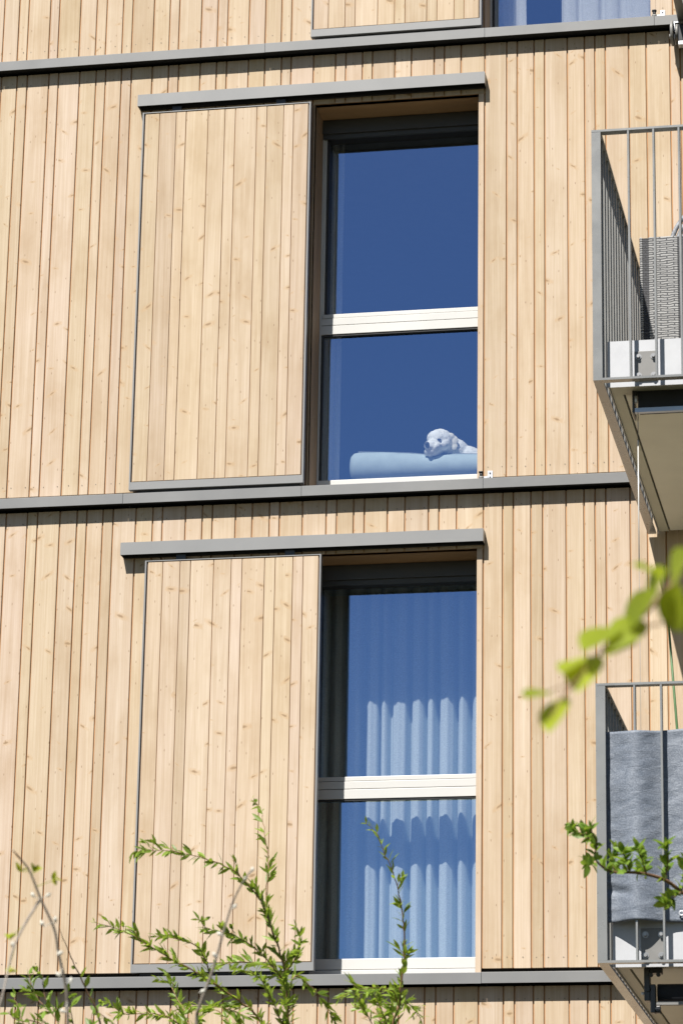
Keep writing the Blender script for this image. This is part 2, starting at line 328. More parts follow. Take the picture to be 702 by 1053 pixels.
def curtain_mat(name,col,tr=0.35):
    m,nt,out=new_mat(name); L=nt.links.new
    tc=N(nt,'ShaderNodeTexCoord'); nz=N(nt,'ShaderNodeTexNoise',Scale=150.0,Detail=2.0); L(tc.outputs['Object'],nz.inputs['Vector'])
    c=ramp(nt,nz.outputs['Fac'],[(0.38,tuple(x*0.84 for x in col)),(0.62,tuple(min(.95,x*1.06) for x in col))])
    d=N(nt,'ShaderNodeBsdfDiffuse'); L(c,d.inputs[0]); t=N(nt,'ShaderNodeBsdfTranslucent'); L(c,t.inputs[0])
    mx=N(nt,'ShaderNodeMixShader'); mx.inputs[0].default_value=tr
    L(d.outputs[0],mx.inputs[1]); L(t.outputs[0],mx.inputs[2]); L(mx.outputs[0],out.inputs[0])
    return m
M['curtain']=curtain_mat('white_net_curtain',(0.82,0.91,0.95))
M['curtain_white']=curtain_mat('white_cotton_curtain',(0.93,0.95,0.95),0.35)

def cloth_mat():
    m,nt,out=new_mat('blue_grey_shade_cloth'); L=nt.links.new
    bs=N(nt,'ShaderNodeBsdfPrincipled',Roughness=0.55); tc=N(nt,'ShaderNodeTexCoord')
    bs.inputs['Specular IOR Level'].default_value=0.45
    mp=N(nt,'ShaderNodeMapping'); mp.inputs['Scale'].default_value=(1,1,3.0); L(tc.outputs['Object'],mp.inputs[0])
    n1=N(nt,'ShaderNodeTexNoise',Scale=8.0,Detail=7.0,Roughness=0.72,Distortion=1.2); L(mp.outputs[0],n1.inputs['Vector'])
    n2=N(nt,'ShaderNodeTexNoise',Scale=150.0,Detail=2.0); L(tc.outputs['Object'],n2.inputs['Vector'])
    mm=math_n(nt,'ADD',math_n(nt,'MULTIPLY',n1.outputs['Fac'],0.5),math_n(nt,'MULTIPLY',n2.outputs['Fac'],0.5))
    c=ramp(nt,mm,[(0.36,(0.10,0.122,0.155)),(0.5,(0.15,0.172,0.21)),(0.63,(0.215,0.24,0.28))]); L(c,bs.inputs['Base Color'])
    b=N(nt,'ShaderNodeBump',Strength=0.8,Distance=0.006); L(n1.outputs['Fac'],b.inputs['Height'])
    b2=N(nt,'ShaderNodeBump',Strength=0.5,Distance=0.002); L(n2.outputs['Fac'],b2.inputs['Height']); L(b.outputs[0],b2.inputs['Normal']); L(b2.outputs[0],bs.inputs['Normal'])
    L(bs.outputs[0],out.inputs[0]); return m
M['cloth']=cloth_mat()

def weave_mat(name,lightc,darkc):
    m,nt,out=new_mat(name); L=nt.links.new
    bs=N(nt,'ShaderNodeBsdfPrincipled',Roughness=0.55); tc=N(nt,'ShaderNodeTexCoord')
    sx=N(nt,'ShaderNodeSeparateXYZ'); L(tc.outputs['Object'],sx.inputs[0])
    u=math_n(nt,'ADD',sx.outputs[0],sx.outputs[1])
    nz=N(nt,'ShaderNodeTexNoise',Scale=14.0,Detail=2.0); L(tc.outputs['Object'],nz.inputs['Vector'])
    cv=N(nt,'ShaderNodeCombineXYZ'); L(u,cv.inputs[0]); L(math_n(nt,'MULTIPLY_ADD',nz.outputs['Fac'],0.022,sx.outputs[2]),cv.inputs[1])
    br=N(nt,'ShaderNodeTexBrick',offset=0.5); L(cv.outputs[0],br.inputs['Vector'])
    br.inputs['Scale'].default_value=1.0; br.inputs['Brick Width'].default_value=0.075; br.inputs['Row Height'].default_value=0.0135
    br.inputs['Mortar Size'].default_value=0.0030; br.inputs['Mortar Smooth'].default_value=0.4
    br.inputs['Color1'].default_value=(*lightc,1); br.inputs['Color2'].default_value=(*tuple(c*0.72 for c in lightc),1); br.inputs['Mortar'].default_value=(*darkc,1)
    L(br.outputs['Color'],bs.inputs['Base Color'])
    b=N(nt,'ShaderNodeBump',Strength=1.0,Distance=0.006,invert=True); L(br.outputs['Fac'],b.inputs['Height']); L(b.outputs[0],bs.inputs['Normal'])
    L(bs.outputs[0],out.inputs[0]); return m
M['rattan']=weave_mat('grey_rattan_weave',(0.31,0.31,0.305),(0.04,0.042,0.048))
M['rattan_dark']=weave_mat('dark_rattan_band',(0.035,0.037,0.045),(0.012,0.012,0.014))
M['rattan_tube']=simple('grey_rattan_tube',(0.24,0.25,0.27),0.5,var=0.3,vscale=60)

def grass_mat():
    m,nt,out=new_mat('lawn'); L=nt.links.new
    bs=N(nt,'ShaderNodeBsdfPrincipled',Roughness=0.9); tc=N(nt,'ShaderNodeTexCoord')
    n1=N(nt,'ShaderNodeTexNoise',Scale=0.6,Detail=8.0,Roughness=0.7); L(tc.outputs['Object'],n1.inputs['Vector'])
    c=ramp(nt,n1.outputs['Fac'],[(0.3,(0.036,0.038,0.016)),(0.55,(0.064,0.060,0.030)),(0.75,(0.11,0.09,0.055))]); L(c,bs.inputs['Base Color'])
    n2=N(nt,'ShaderNodeTexNoise',Scale=40.0,Detail=4.0); L(tc.outputs['Object'],n2.inputs['Vector'])
    b=N(nt,'ShaderNodeBump',Strength=0.8,Distance=0.05); L(n2.outputs['Fac'],b.inputs['Height']); L(b.outputs[0],bs.inputs['Normal'])
    L(bs.outputs[0],out.inputs[0]); return m
M['grass']=grass_mat()
M['paving']=simple('concrete_paving',(0.11,0.10,0.09),0.85,var=0.08,vscale=3,bump=0.3,bscale=40)

# ------------------------------------------------------------------ the ground
GZ=-4.2
g=MB(); s=600
g.face([(-s,-s,GZ),(s,-s,GZ),(s,s,GZ),(-s,s,GZ)])
tag(g.build('lawn',M['grass']),kind='structure')
g=MB(); g.face([(-9,-4.6,GZ+.004),(9,-4.6,GZ+.004),(9,-0.02,GZ+.004),(-9,-0.02,GZ+.004)])
tag(g.build('path',M['paving']),kind='structure')

# ------------------------------------------------------------------ the building
B=empty('apartment_building',(0,0,GZ))
tag(B,'timber clad apartment building of vertical larch boards with grey sheet metal ledges and sliding shutters','apartment building')
Bi=Vector((0,0,-GZ))
def under(o,parent=None):           # keep world coordinates although the building's Empty stands on the ground
    o.parent=parent or B
    if parent is None: o.location=(0,0,-GZ)
    return o
def bpart(mb,name,mats,parent=None,label=None,bevel=0.0):
    o=mb.build(name,mats,None,bevel); under(o,parent)
    if label: o['label']=label
    return o
def bempty(name,label=None):
    o=empty(name); o.parent=B; o.location=(0,0,-GZ)
    if label: o['label']=label
    return o

PAT=[0.146,0.066,0.108,0.146,0.108,0.065]
def extend(seams,lo=-6.0,hi=5.2,ph=0):
    s=list(seams); i=ph
    while s[-1]<hi: s.append(s[-1]+PAT[i%6]); i+=1
    i=ph+2
    while s[0]>lo: s.insert(0,s[0]-PAT[i%6]); i+=1
    return s
SA=extend([-3.202,-3.095,-3.026,-2.879,-2.814,-2.671,-2.56,-2.496,-2.389,-2.322,-2.183,-2.074,-2.007,-1.863,-1.755,-1.689,-1.544,-1.436,-1.326,-1.262,-1.115,-0.971,-0.904,-0.795,-0.73,-0.584,-0.477,-0.33,-0.264,-0.157,-0.004,0.136,0.203,0.31,0.377,0.521,0.63,0.696,0.762,0.909,1.019,1.168,1.232])
SB=extend([-3.166,-3.021,-2.883,-2.816,-2.671,-2.561,-2.498,-2.394,-2.328,-2.182,-2.074,-2.012,-1.865,-1.758,-1.694,-1.548,-1.442,-1.333,-1.27,-1.126,-0.977,-0.912,-0.806,-0.739,-0.596,-0.488,-0.342,-0.277,-0.169,-0.004,0.114,0.179,0.286,0.358,0.5,0.609,0.676,0.741,0.887,0.99,1.101])
SC=extend([-3.205,-3.102,-3.037,-2.889,-2.827,-2.683,-2.572,-2.504,-2.393,-2.328,-2.184,-2.077,-2.013,-1.864,-1.755,-1.688,-1.546,-1.437,-1.331,-1.264,-1.118,-0.97,-0.904,-0.795,-0.73,-0.584,-0.477,-0.33,-0.264,-0.157,-0.012,1.075,1.19,1.255,1.40])
SD=extend([-2.877,-2.813,-2.67,-2.562,-2.499,-2.391,-2.325,-2.175,-2.07,-2.0,-1.86,-1.75,-1.69,-1.545,-1.44,-1.33,-1.265,-1.12,-0.975,-0.911,-0.808,-0.749,-0.599,-0.492,-0.34,-0.275,-0.169,-0.024,0.122,0.187,0.297,0.361,0.505,0.612,0.68,0.746,0.89])
GAP=0.0094
def rtone(): return (min(1,max(0,random.gauss(0.5,0.17))),random.random(),random.random())
def cladding(seams,z0,z1,holes,label):
    """boards between z0 and z1; holes = (x0,x1,za,zb) are left open"""
    mb=MB()
    for a,b in zip(seams,seams[1:]):
        x0,x1=a+GAP/2,b-GAP/2
        if x1-x0<0.01: continue
        t=rtone(); yo=random.uniform(-0.0012,0.0012)
        spans=[(z0,z1)]
        for hx0,hx1,ha,hb in holes:
            if x0<hx1-0.002 and x1>hx0+0.002:
                if x0<hx0-0.004: mb.box(x0,hx0,yo,0.02,max(z0,ha),min(z1,hb),0,t,0.0015)
                if x1>hx1+0.004: mb.box(hx1,x1,yo,0.02,max(z0,ha),min(z1,hb),0,t,0.0015)
                spans=[(z0,ha),(hb,z1)]
        for za,zb in spans:
            if zb-za>0.01: mb.box(x0,x1,yo,0.02,za+random.uniform(0,.002),zb,0,t,0.0018)
            # a pair of screws in every board, at battens
            for zs in [z1-0.072-random.uniform(0,.004)]+[z0+0.06+random.uniform(0,.006)]:
                if za+0.03<zs<zb-0.02:
                    for xs in ([x0+0.022,x1-0.022] if x1-x0>0.12 else [(x0+x1)/2+random.uniform(-.01,.01)]):
                        mb.tube([(xs,0.004,zs),(xs,-0.0022,zs)],0.0032,n=6,mi=2)
    # batten wood behind the grooves, open where the windows are
    xs=sorted({seams[0],seams[-1]}|{h[0] for h in holes}|{h[1] for h in holes})
    for a,b in zip(xs,xs[1:]):
        segs=[(z0+.004,z1)]
        for hx0,hx1,ha,hb in holes:
            if a>=hx0-1e-6 and b<=hx1+1e-6: segs=[(z0+.004,ha),(hb,z1)]
        for za,zb in segs:
            if zb-za>0.01: mb.box(a,b,0.0115,0.05,za,zb,1)
    return bpart(mb,'timber_cladding',[M['wood'],M['backing'],M['screw']],label=label)
YF=0.28
OA=(-1.10,-0.0435); OC=(-0.013,1.05)
HT=2.640
holeA=(OA[0],OA[1],3.0,3.0+HT); holeB=(OA[0],OA[1],0.0,HT); holeC=(OC[0],OC[1],6.0,6.0+HT)
cladding(SC,6.086,8.99,[(OC[0],OC[1],6.0,6.0+HT)],'timber boards of the top storey')
cladding(SA,3.088,5.985,[holeA],'timber boards of the storey with the dog window')
cladding(SB,0.093,2.985,[holeB],'timber boards of the storey with the net curtain')
cladding(SD,-3.9,-0.012,[],'timber boards of the lowest storey')
# solid wall behind (four storeys, open at the windows)
core=MB()
def slabwall(z0,z1,hx0,hx1,ha,hb):
    core.box(-6,hx0,0.05,YF-.003,z0,z1); core.box(-6,hx0-.040,YF-.003,0.46,z0,z1); core.box(hx1,5.2,0.05,YF-.003,z0,z1); core.box(hx1+.075,5.2,YF-.003,.46,z0,z1)
    if hb<z1: core.box(hx0-.039,hx1+.074,0.05,0.46,hb,z1)
    if ha>z0: core.box(hx0,hx1,0.05,0.46,z0,ha)
slabwall(3,6,OA[0]-.012,OA[1]+.012,3.055,3+HT+.012); slabwall(0,3,OA[0]-.012,OA[1]+.012,0.055,HT+.012); slabwall(6,9.0,OC[0]-.012,OC[1]+.012,6.055,6+HT+.012)
core.box(-6,5.2,0.05,0.46,GZ,0)
core.box(-6,5.2,9.9,10.0,GZ,9); core.box(-6,-5.9,0.46,9.9,GZ,9); core.box(5.1,5.2,0.46,9.9,GZ,9)
core.box(-6.1,5.3,-0.05,10.1,9.0,9.25)
core.box(-6,5.2,-0.01,0.04,GZ,-3.9)
bpart(core,'wall_core',M['membrane'])
# rooms behind the windows
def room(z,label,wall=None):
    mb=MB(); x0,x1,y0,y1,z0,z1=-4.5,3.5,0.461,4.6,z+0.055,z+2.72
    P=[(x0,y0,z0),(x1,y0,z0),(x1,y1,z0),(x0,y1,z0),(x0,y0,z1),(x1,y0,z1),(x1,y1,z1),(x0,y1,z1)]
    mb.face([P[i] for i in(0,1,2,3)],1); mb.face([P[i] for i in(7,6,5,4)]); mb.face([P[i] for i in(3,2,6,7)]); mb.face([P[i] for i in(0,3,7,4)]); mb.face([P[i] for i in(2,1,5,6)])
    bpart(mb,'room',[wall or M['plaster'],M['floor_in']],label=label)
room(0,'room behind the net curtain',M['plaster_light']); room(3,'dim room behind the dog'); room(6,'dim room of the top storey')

# ledges: folded sheet with joints
def ledge(z,joints,label,h=0.0605):
    mb=MB(); xs=[-6.0]+joints+[5.2]
    for a,b in zip(xs,xs[1:]):
        a2,b2=a+0.0012,b-0.0012
        dz=random.uniform(-0.0012,0.0012)
        prof=[(-0.076,z-0.004+dz),(-0.076,z+h-0.003+dz),(-0.073,z+h+dz),(0.03,z+h+0.006),(0.03,z+h-0.002),(-0.0725,z+h-0.006),(-0.0725,z-0.004+dz)]
        b0=len(mb.v); n=len(prof)
        mb.v+=[(a2,y,zz) for y,zz in prof]+[(b2,y,zz) for y,zz in prof]
        fs=[tuple(b0+i for i in range(n)),tuple(b0+n+i for i in reversed(range(n)))]
        for i in range(n):
            j=(i+1)%n; fs.append((b0+j,b0+i,b0+n+i,b0+n+j))
        for f in fs: mb.f.append(f); mb.mi.append(0); mb.tone.append((.5,.5,.5)); mb.sm.append(False)
    mb.box(-6,5.2,-0.069,0.03,z+0.010,z+0.018,1)
    return bpart(mb,'ledge',[M['sheet'],M['membrane']],label=label)
ledge(5.999,[-4.1,-3.2025,-1.42,0.005,1.08,2.6],'grey sheet metal ledge under the top storey')
ledge(3.0,[-3.9,-2.25,-1.12,0.004,1.5,3.0],'grey sheet metal ledge below the dog window')
ledge(0.0,[-4.0,-2.70,-1.15,0.004,1.5,3.0],'grey sheet metal ledge below the curtained window')

# window headers (the shutter tracks)
def header(x0,x1,z,label):
    mb=MB()
    mb.box(x0,x1,-0.079,-0.076,z+0.0,z+0.079)                       # front sheet
    mb.box(x0,x1,-0.076,-0.002,z+0.072,z+0.079)                      # top
    mb.box(x0,x0+.003,-0.076,-0.002,z-.0,z+0.072); mb.box(x1-.003,x1,-0.076,-0.002,z-.0,z+0.072)
    mb.box(x0+.004,x1-.004,-0.060,-0.044,z+0.012,z+0.07,1); mb.box(x0+.004,x1-.004,-0.020,-0.003,z-0.004,z+0.07,1)
    bpart(mb,'window_header',[M['sheet_light'],M['membrane']],label=label)
header(-2.252,0.007,2.663,'grey metal header above the curtained window')
header(-2.252,0.007,5.676,'grey metal header above the dog window')
header(-1.16,1.10,8.67,'grey metal header above the top window')

# sliding shutters
SH=[-2.216,-2.104,-1.995,-1.929,-1.783,-1.673,-1.605,-1.464,-1.398,-1.288,-1.224,-1.112]
def shutter(dx,z0,z1,label,w=None):
    root=bempty('sliding_shutter',label); x0,x1=SH[0]+dx,SH[-1]+dx
    mb=MB()
    xs=[x0+.016]+[x+dx for x in SH[1:-1]]+[x1-.016]
    for a,b in zip(xs,xs[1:]):
        mb.box(a+.0022,b-.0022,-0.0665+random.uniform(-.001,.001),-0.046,z0+.055,z1-.010-random.uniform(0,.001),0,rtone(),0.0012)
    mb.box(x0+.012,x1-.012,-0.0585,-0.034,z0+.05,z1-.006,1)
    o=mb.build('board_panel',[M['wood_pale'],M['backing']]); o.parent=root
    fr=MB()
    fr.box(x0,x0+.009,-0.0725,-0.030,z0,z1); fr.box(x1-.009,x1,-0.0725,-0.030,z0,z1)
    fr.box(x0+.009,x1-.009,-0.0720,-0.030,z0,z0+.049); fr.box(x0+.009,x1-.009,-0.070,-0.034,z1-.005,z1)
    fr.box(x0+.0092,x0+.0150,-0.060,-0.040,z0+.05,z1-.006,1); fr.box(x1-.0150,x1-.0092,-0.060,-0.040,z0+.05,z1-.006,1)
    fr.box(x0+.05,x1-.03,-0.050,-0.034,z0-.016,z0-.001,1)
    o=fr.build('shutter_frame',[M['sheet_light'],M['seal_and_shade']]); o.parent=root
    for xx in (x0+.22,x1-.2):
        rl=MB(); rl.box(xx-.03,xx+.03,-.052,-.046,z1+.0005,z1+.04)
        o=rl.build('shutter_hanger',M['black']); o.parent=root
    return root
shutter(0.0,3.084,5.630,'pale timber sliding shutter beside the dog window')
shutter(0.123,0.084,2.622,'pale timber sliding shutter beside the curtained window')
shutter(1.094,6.084,8.63,'pale timber sliding shutter cut by the top of the photo')

# windows
def window(x0,x1,z,label):
    root=bempty('window',label); zt=z+HT
    def part(mb,name,mat,lab=None,bev=0):
        o=mb.build(name,mat,None,bev); o.parent=root
        if lab: o['label']=lab
        return o
    # reveal: left and right jamb boards, soffit, sill sheet
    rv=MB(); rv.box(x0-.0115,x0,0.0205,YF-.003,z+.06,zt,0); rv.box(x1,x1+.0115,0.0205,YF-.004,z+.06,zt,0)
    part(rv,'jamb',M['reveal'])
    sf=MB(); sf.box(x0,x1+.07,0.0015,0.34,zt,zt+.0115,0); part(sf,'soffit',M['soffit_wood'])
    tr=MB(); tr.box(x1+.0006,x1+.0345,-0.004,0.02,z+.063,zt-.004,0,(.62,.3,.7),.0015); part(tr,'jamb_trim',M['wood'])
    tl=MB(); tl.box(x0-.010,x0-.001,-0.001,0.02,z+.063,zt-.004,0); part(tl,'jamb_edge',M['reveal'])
    sl=MB(); sl.box(x0,x1,0.031,YF+.02,z+.062,z+.068,0); part(sl,'sill',M['sheet_light'])
    # frame
    f=MB(); fl=x0-.045; fr=x1+.070; L0,L1=fl+.055,fr-.055
    zb=z+.085; zh=z+2.60; PU=YF+.110; PL_=YF+.032; FB=YF+.120
    f.box(fl,L0,YF,FB,zb,zh); f.box(L1,fr,YF,FB,zb,zh)
    f.box(L0,L1,YF,FB,zh-.020,zh)                     # head
    f.box(L0,L1,YF+.001,FB,zb,zb+.052)                # bottom rail, lower strip
    f.box(L0+.001,L1-.001,YF+.006,FB,zb+.056,zb+.120) # bottom rail, upper strip
    f.box(L0,L1,YF,YF+.06,z+1.174,z+1.232)                # transom: three strips with shadow grooves
    f.box(L0,L1,YF+.002,YF+.07,z+1.236,z+1.282)
    f.box(L0+.012,L1-.012,YF+.008,PU+.012,z+1.286,z+1.312)
    f.box(L0+.001,L0+.012,YF+.012,FB,z+1.286,zh-.021); f.box(L1-.012,L1-.001,YF+.012,FB,z+1.286,zh-.021)
    f.box(L0+.012,L1-.012,YF+.012,FB,zh-.050,zh-.021)
    part(f,'frame',M['frame'],None,0.002)
    sg=MB()  # seals; the wide black side and head strips stand in for shade
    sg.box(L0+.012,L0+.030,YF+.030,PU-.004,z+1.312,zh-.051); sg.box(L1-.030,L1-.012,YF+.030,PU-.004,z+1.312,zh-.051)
    sg.box(L0+.0305,L1-.0305,YF+.016,PU-.004,z+2.522,zh-.051)
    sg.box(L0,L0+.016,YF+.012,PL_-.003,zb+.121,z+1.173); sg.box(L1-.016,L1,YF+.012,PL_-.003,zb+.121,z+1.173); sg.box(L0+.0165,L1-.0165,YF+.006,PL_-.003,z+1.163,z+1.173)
    sg.box(L0,L1,YF+.012,FB-.01,zb+.0525,zb+.0555); sg.box(L0,L1,YF+.012,FB-.01,z+1.2325,z+1.2355); sg.box(L0+.012,L1-.012,YF+.02,FB-.01,z+1.2825,z+1.2855)
    part(sg,'seal_and_shade',M['seal_and_shade'])
    bb=MB(); bb.box(x0+.001,x1+.06,YF-.012,YF+.007,z+2.515,z+2.560); bb.box(x0+.001,x1+.06,YF-.030,YF-.0125,z+2.545,zt-.002); bb.box(x0-.02,x1+.06,YF+.012,FB,zh+.002,zt-.001)
    part(bb,'blind_box',M['blindbox'])
    for (a,b,c,d,PY) in ((L0+.012,L1-.012,z+1.312,zh-.050,PU),(L0+.001,L1-.001,zb+.120,z+1.174,PL_)):
        p=MB(); p.face([(a,PY,c),(b,PY,c),(b,PY,d),(a,PY,d)]); part(p,'pane',M['glass'])
    return root
M['blindbox']=simple('dark_blind_casing',(0.045,0.045,0.042),0.45)
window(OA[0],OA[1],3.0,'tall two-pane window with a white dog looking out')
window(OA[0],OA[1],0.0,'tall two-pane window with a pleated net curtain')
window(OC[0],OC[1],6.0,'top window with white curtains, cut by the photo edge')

# little shutter stops on the ledges
def stop(x,z):
    mb=MB(); mb.box(x+.022,x+.052,-.006,-.001,z+.062,z+.128); mb.box(x-.004,x+.0215,-.040,-.034,z+.064,z+.082)
    mb.box(x+.0218,x+.026,-.040,-.0062,z+.064,z+.084)
    for zz in (z+.086,z+.112): mb.tube([(x+.037,-.006,zz),(x+.037,-.009,zz)],.005,n=8,mi=1)
    mb.tube([(x-.012,-.045,z+.063),(x-.012,-.045,z+.080)],.016,n=10,mi=2); mb.tube([(x-.012,-.045,z+.0805),(x-.012,-.045,z+.103)],.010,n=8,mi=1); mb.tube([(x-.012,-.045,z+.1035),(x-.012,-.045,z+.112)],.015,n=10,mi=1)
    bpart(mb,'shutter_stop',[M['zinc'],M['black'],M['plate']])
stop(0.0,3.0); stop(1.09,6.0)

# ------------------------------------------------------------------ balconies
BX=0.994; BY=-2.83
def balcony(x,zb,label,x1=3.9,detail=True,ht=1.398):
    root=bempty('balcony',label)
    def part(mb,name,mat,bev=0.0,par=None):
        o=mb.build(name,mat,None,bev); o.parent=par or root; return o
    # slab: white edge sheet, painted underside with a groove, core
    s=MB(); sx=x+.064; sy=BY+.106
    s.box(sx+.004,x1-.06,sy+.004,-.03,zb+.035,zb+.235); part(s,'slab',M['soffit'])
    fa=MB(); fa.box(sx,x1-.06,sy,sy+.0038,zb-.006,zb+.246); fa.box(sx,sx+.0038,sy+.004,-.03,zb-.002,zb+.246); part(fa,'slab_edge',M['fascia'])
    so=MB(); so.box(sx+.006,sx+.062,sy+.006,-.035,zb+.010,zb+.034); so.box(sx+.062,x1-.07,sy+.006,sy+.17,zb+.010,zb+.034); part(so,'soffit_border',M['soffit_dark'])
    sp=MB(); sp.box(sx+.072,x1-.075,sy+.185,-.035,zb+.014,zb+.034); part(sp,'soffit',M['soffit'])
    gr=MB(); gr.box(sx+.0625,sx+.0715,sy+.171,-.036,zb+.026,zb+.0345); part(gr,'soffit_joint',M['seal_and_shade'])
    # railing frame
    hr=MB(); hr.box(x,x1,BY,BY+.05,zb+ht-.012,zb+ht); hr.box(x,x+.05,BY+.05,-.02,zb+ht-.012,zb+ht); part(hr,'handrail',M['rail'])
    br=MB(); br.box(x,x1,BY,BY+.05,zb,zb+.012); br.box(x,x+.05,BY+.05,-.02,zb,zb+.012); part(br,'bottom_rail',M['rail'])
    po=MB(); po.box(x,x+.048,BY+.001,BY+.013,zb+.0125,zb+ht-.0125); po.box(x+.001,x+.012,BY+.0135,BY+.049,zb+.0125,zb+ht-.0125); part(po,'corner_post',M['rail'])
    bm=None; k=0; xx=x+.193
    while xx<x1-.02:
        if bm is None:
            m=MB(); m.box(-.005,.005,-.024,.026,.0125,ht-.0125); bm=part(m,'baluster',M['rail']); o=bm
        else:
            o=bm.copy(); COL.objects.link(o); o.parent=root
        o.location=(xx,BY+.025,zb); xx+=.1325
    sm=None; yy=BY+.135
    while yy<-.05:
        if sm is None:
            m=MB(); m.box(-.020,.020,-.005,.005,.0125,ht-.0125); sm=part(m,'side_baluster',M['rail']); o=sm
        else:
            o=sm.copy(); COL.objects.link(o); o.parent=root
        o.location=(x+.025,yy,zb); yy+=.1325
    if detail:
        for px in (x+.203,x+1.528):
            pl=MB(); pl.box(px,px+.120,sy-.010,sy-.001,zb+.020,zb+.182); part(pl,'bracket_plate',M['plate'],.002)
            for bx_ in (px+.022,px+.100):
                for bz in (zb+.048,zb+.150):
                    b=MB(); bolt_mesh(b,bx_,sy-.0105,bz,.011,.02); part(b,'bolt',M['steel'])
    return root
balcony(BX,2.681,'steel railed balcony with the grey rattan seat, beside the dog window')
balcony(BX,-0.320,'lower steel railed balcony screened with blue grey cloth')
balcony(1.231,5.995,'highest balcony, only its dark underside corner in the photo',detail=False)

# ------------------------------------------------------------------ awnings
def awning_open(zb):
    """slim cassette under the upper balcony, steel guide cable"""
    t=empty('roller_awning',(1.18,-2.6,zb)); t['label']='slim black roller awning with light steel front bar, blue skylight in its colour, under the upper balcony'; t['category']='awning'
    def p(mb,name,mat,lab=None):
        o=mb.build(name,mat); o.parent=t; o.location=(-1.18,2.6,-zb); return o
    m=MB(); m.box(1.20,3.7,-2.60,-2.50,zb-.088,zb+.008); p(m,'cassette',M['awn_fabric'])
    m=MB(); m.box(1.185,3.71,-2.615,-2.585,zb-.112,zb-.089); p(m,'front_bar',M['awn_bar'])
    m=MB(); m.box(1.172,1.181,-2.612,-2.49,zb-.115,zb+.009); m.box(1.1805,1.199,-2.606,-2.52,zb-.02,zb+.008); p(m,'end_bracket',M['black'])
    m=MB(); m.box(3.72,3.729,-2.612,-2.49,zb-.115,zb+.009); p(m,'end_bracket',M['black'])
    m=MB(); m.tube([(1.190,-2.604,zb-.06),(1.190,-2.604,zb-.02)],.008,n=8); p(m,'cable_clamp',M['zinc'])
    m=MB(); m.tube([(1.1995,-2.600,zb-.112),(1.1985,-2.6,zb-.26)],.0022,n=6); p(m,'cable_end',M['black'])
    m=MB(); m.tube([(1.1985,-2.6,zb-.26),(1.1965,-2.6,zb-.95)],.0032,n=6); p(m,'guide_cable',M['cord'])
    m=MB(); m.tube([(1.1965,-2.6,zb-.95),(1.194,-2.6,-0.02)],.0012,n=6); p(m,'guide_wire',M['plate'])
    return t
awning_open(2.683)
def awning_roller(zb):
    t=empty('roller_awning',(1.20,-2.6,zb)); t['label']='thick black awning roller on a heavy bracket under the lower balcony'; t['category']='awning'
    def p(mb,name,mat,bev=0):
        o=mb.build(name,mat,None,bev); o.parent=t; o.location=(-1.20,2.6,-zb); return o
    m=MB(); m.box(1.196,1.225,-2.60,-2.53,zb-.155,zb+.008); m.box(1.226,1.252,-2.605,-2.55,zb-.215,zb-.075); m.box(1.252,1.275,-2.600,-2.56,zb-.215,zb-.180); m.box(1.2255,1.285,-2.60,-2.54,zb-.02,zb+.008)
    p(m,'bracket',M['black'],.004)
    for (a,b,c) in ((1.232,-2.604,zb-.03),(1.268,-2.604,zb-.03),(1.214,-2.602,zb-.10),(1.262,-2.603,zb-.198)):
        m=MB(); m.tube([(a,b,c),(a,b-.014,c)],.011,n=8); p(m,'knob',M['black'])
    m=MB(); m.tube([(1.258,-2.54,zb-.112),(3.8,-2.54,zb-.112)],.046,n=28); p(m,'roller',M['awn_fabric'])
    m=MB(); m.box(1.256,3.8,-2.602,-2.565,zb-.176,zb-.160); p(m,'front_bar',M['plate'])
    m=MB(); m.tube([(1.1958,-2.565,zb-.115),(1.180,-2.565,zb-.115)],.008,n=10); p(m,'axle_end',M['zinc'])
    m=MB(); m.box(3.805,3.835,-2.61,-2.53,zb-.20,zb+.008); p(m,'end_bracket',M['black'])
    return t
awning_roller(-0.318)
def awning_wall():
    x=1.183; z=5.915
    t=empty('roller_awning',(x,-0.02,z)); t['label']='wall mounted awning with round grey end cap at the top right corner'; t['category']='awning'
    def p(mb,name,mat,bev=0):
        o=mb.build(name,mat,None,bev); o.parent=t; o.location=(-x,.02,-z); return o
    m=MB(); m.tube([(x+.003,-.105,z-.0),(x+.020,-.105,z-.0)],.080,n=28); m.tube([(x+.034,-.105,z),(x+.05,-.105,z)],.055,n=24); m.tube([(x-.008,-.105,z-.02),(x+.003,-.105,z-.02)],.016,n=12); p(m,'end_cap',M['plate'],.003)
    m=MB(); m.box(x+.052,3.8,-.17,-.045,z-.085,z+.03); m.tube([(x+.02,-.105,z),(x+.052,-.105,z)],.02,n=12); p(m,'cassette',M['black'],.006)
    m=MB(); m.box(x+.053,3.8,-.176,-.12,z-.112,z-.087); p(m,'front_bar',M['zinc'],.002)
    m=MB(); m.box(x+.022,x+.15,-.1,-.022,z+.075,z+.082); m.box(x+.022,x+.029,-.12,-.022,z-.04,z+.0745); p(m,'bracket',M['zinc'])
    return t
awning_wall()

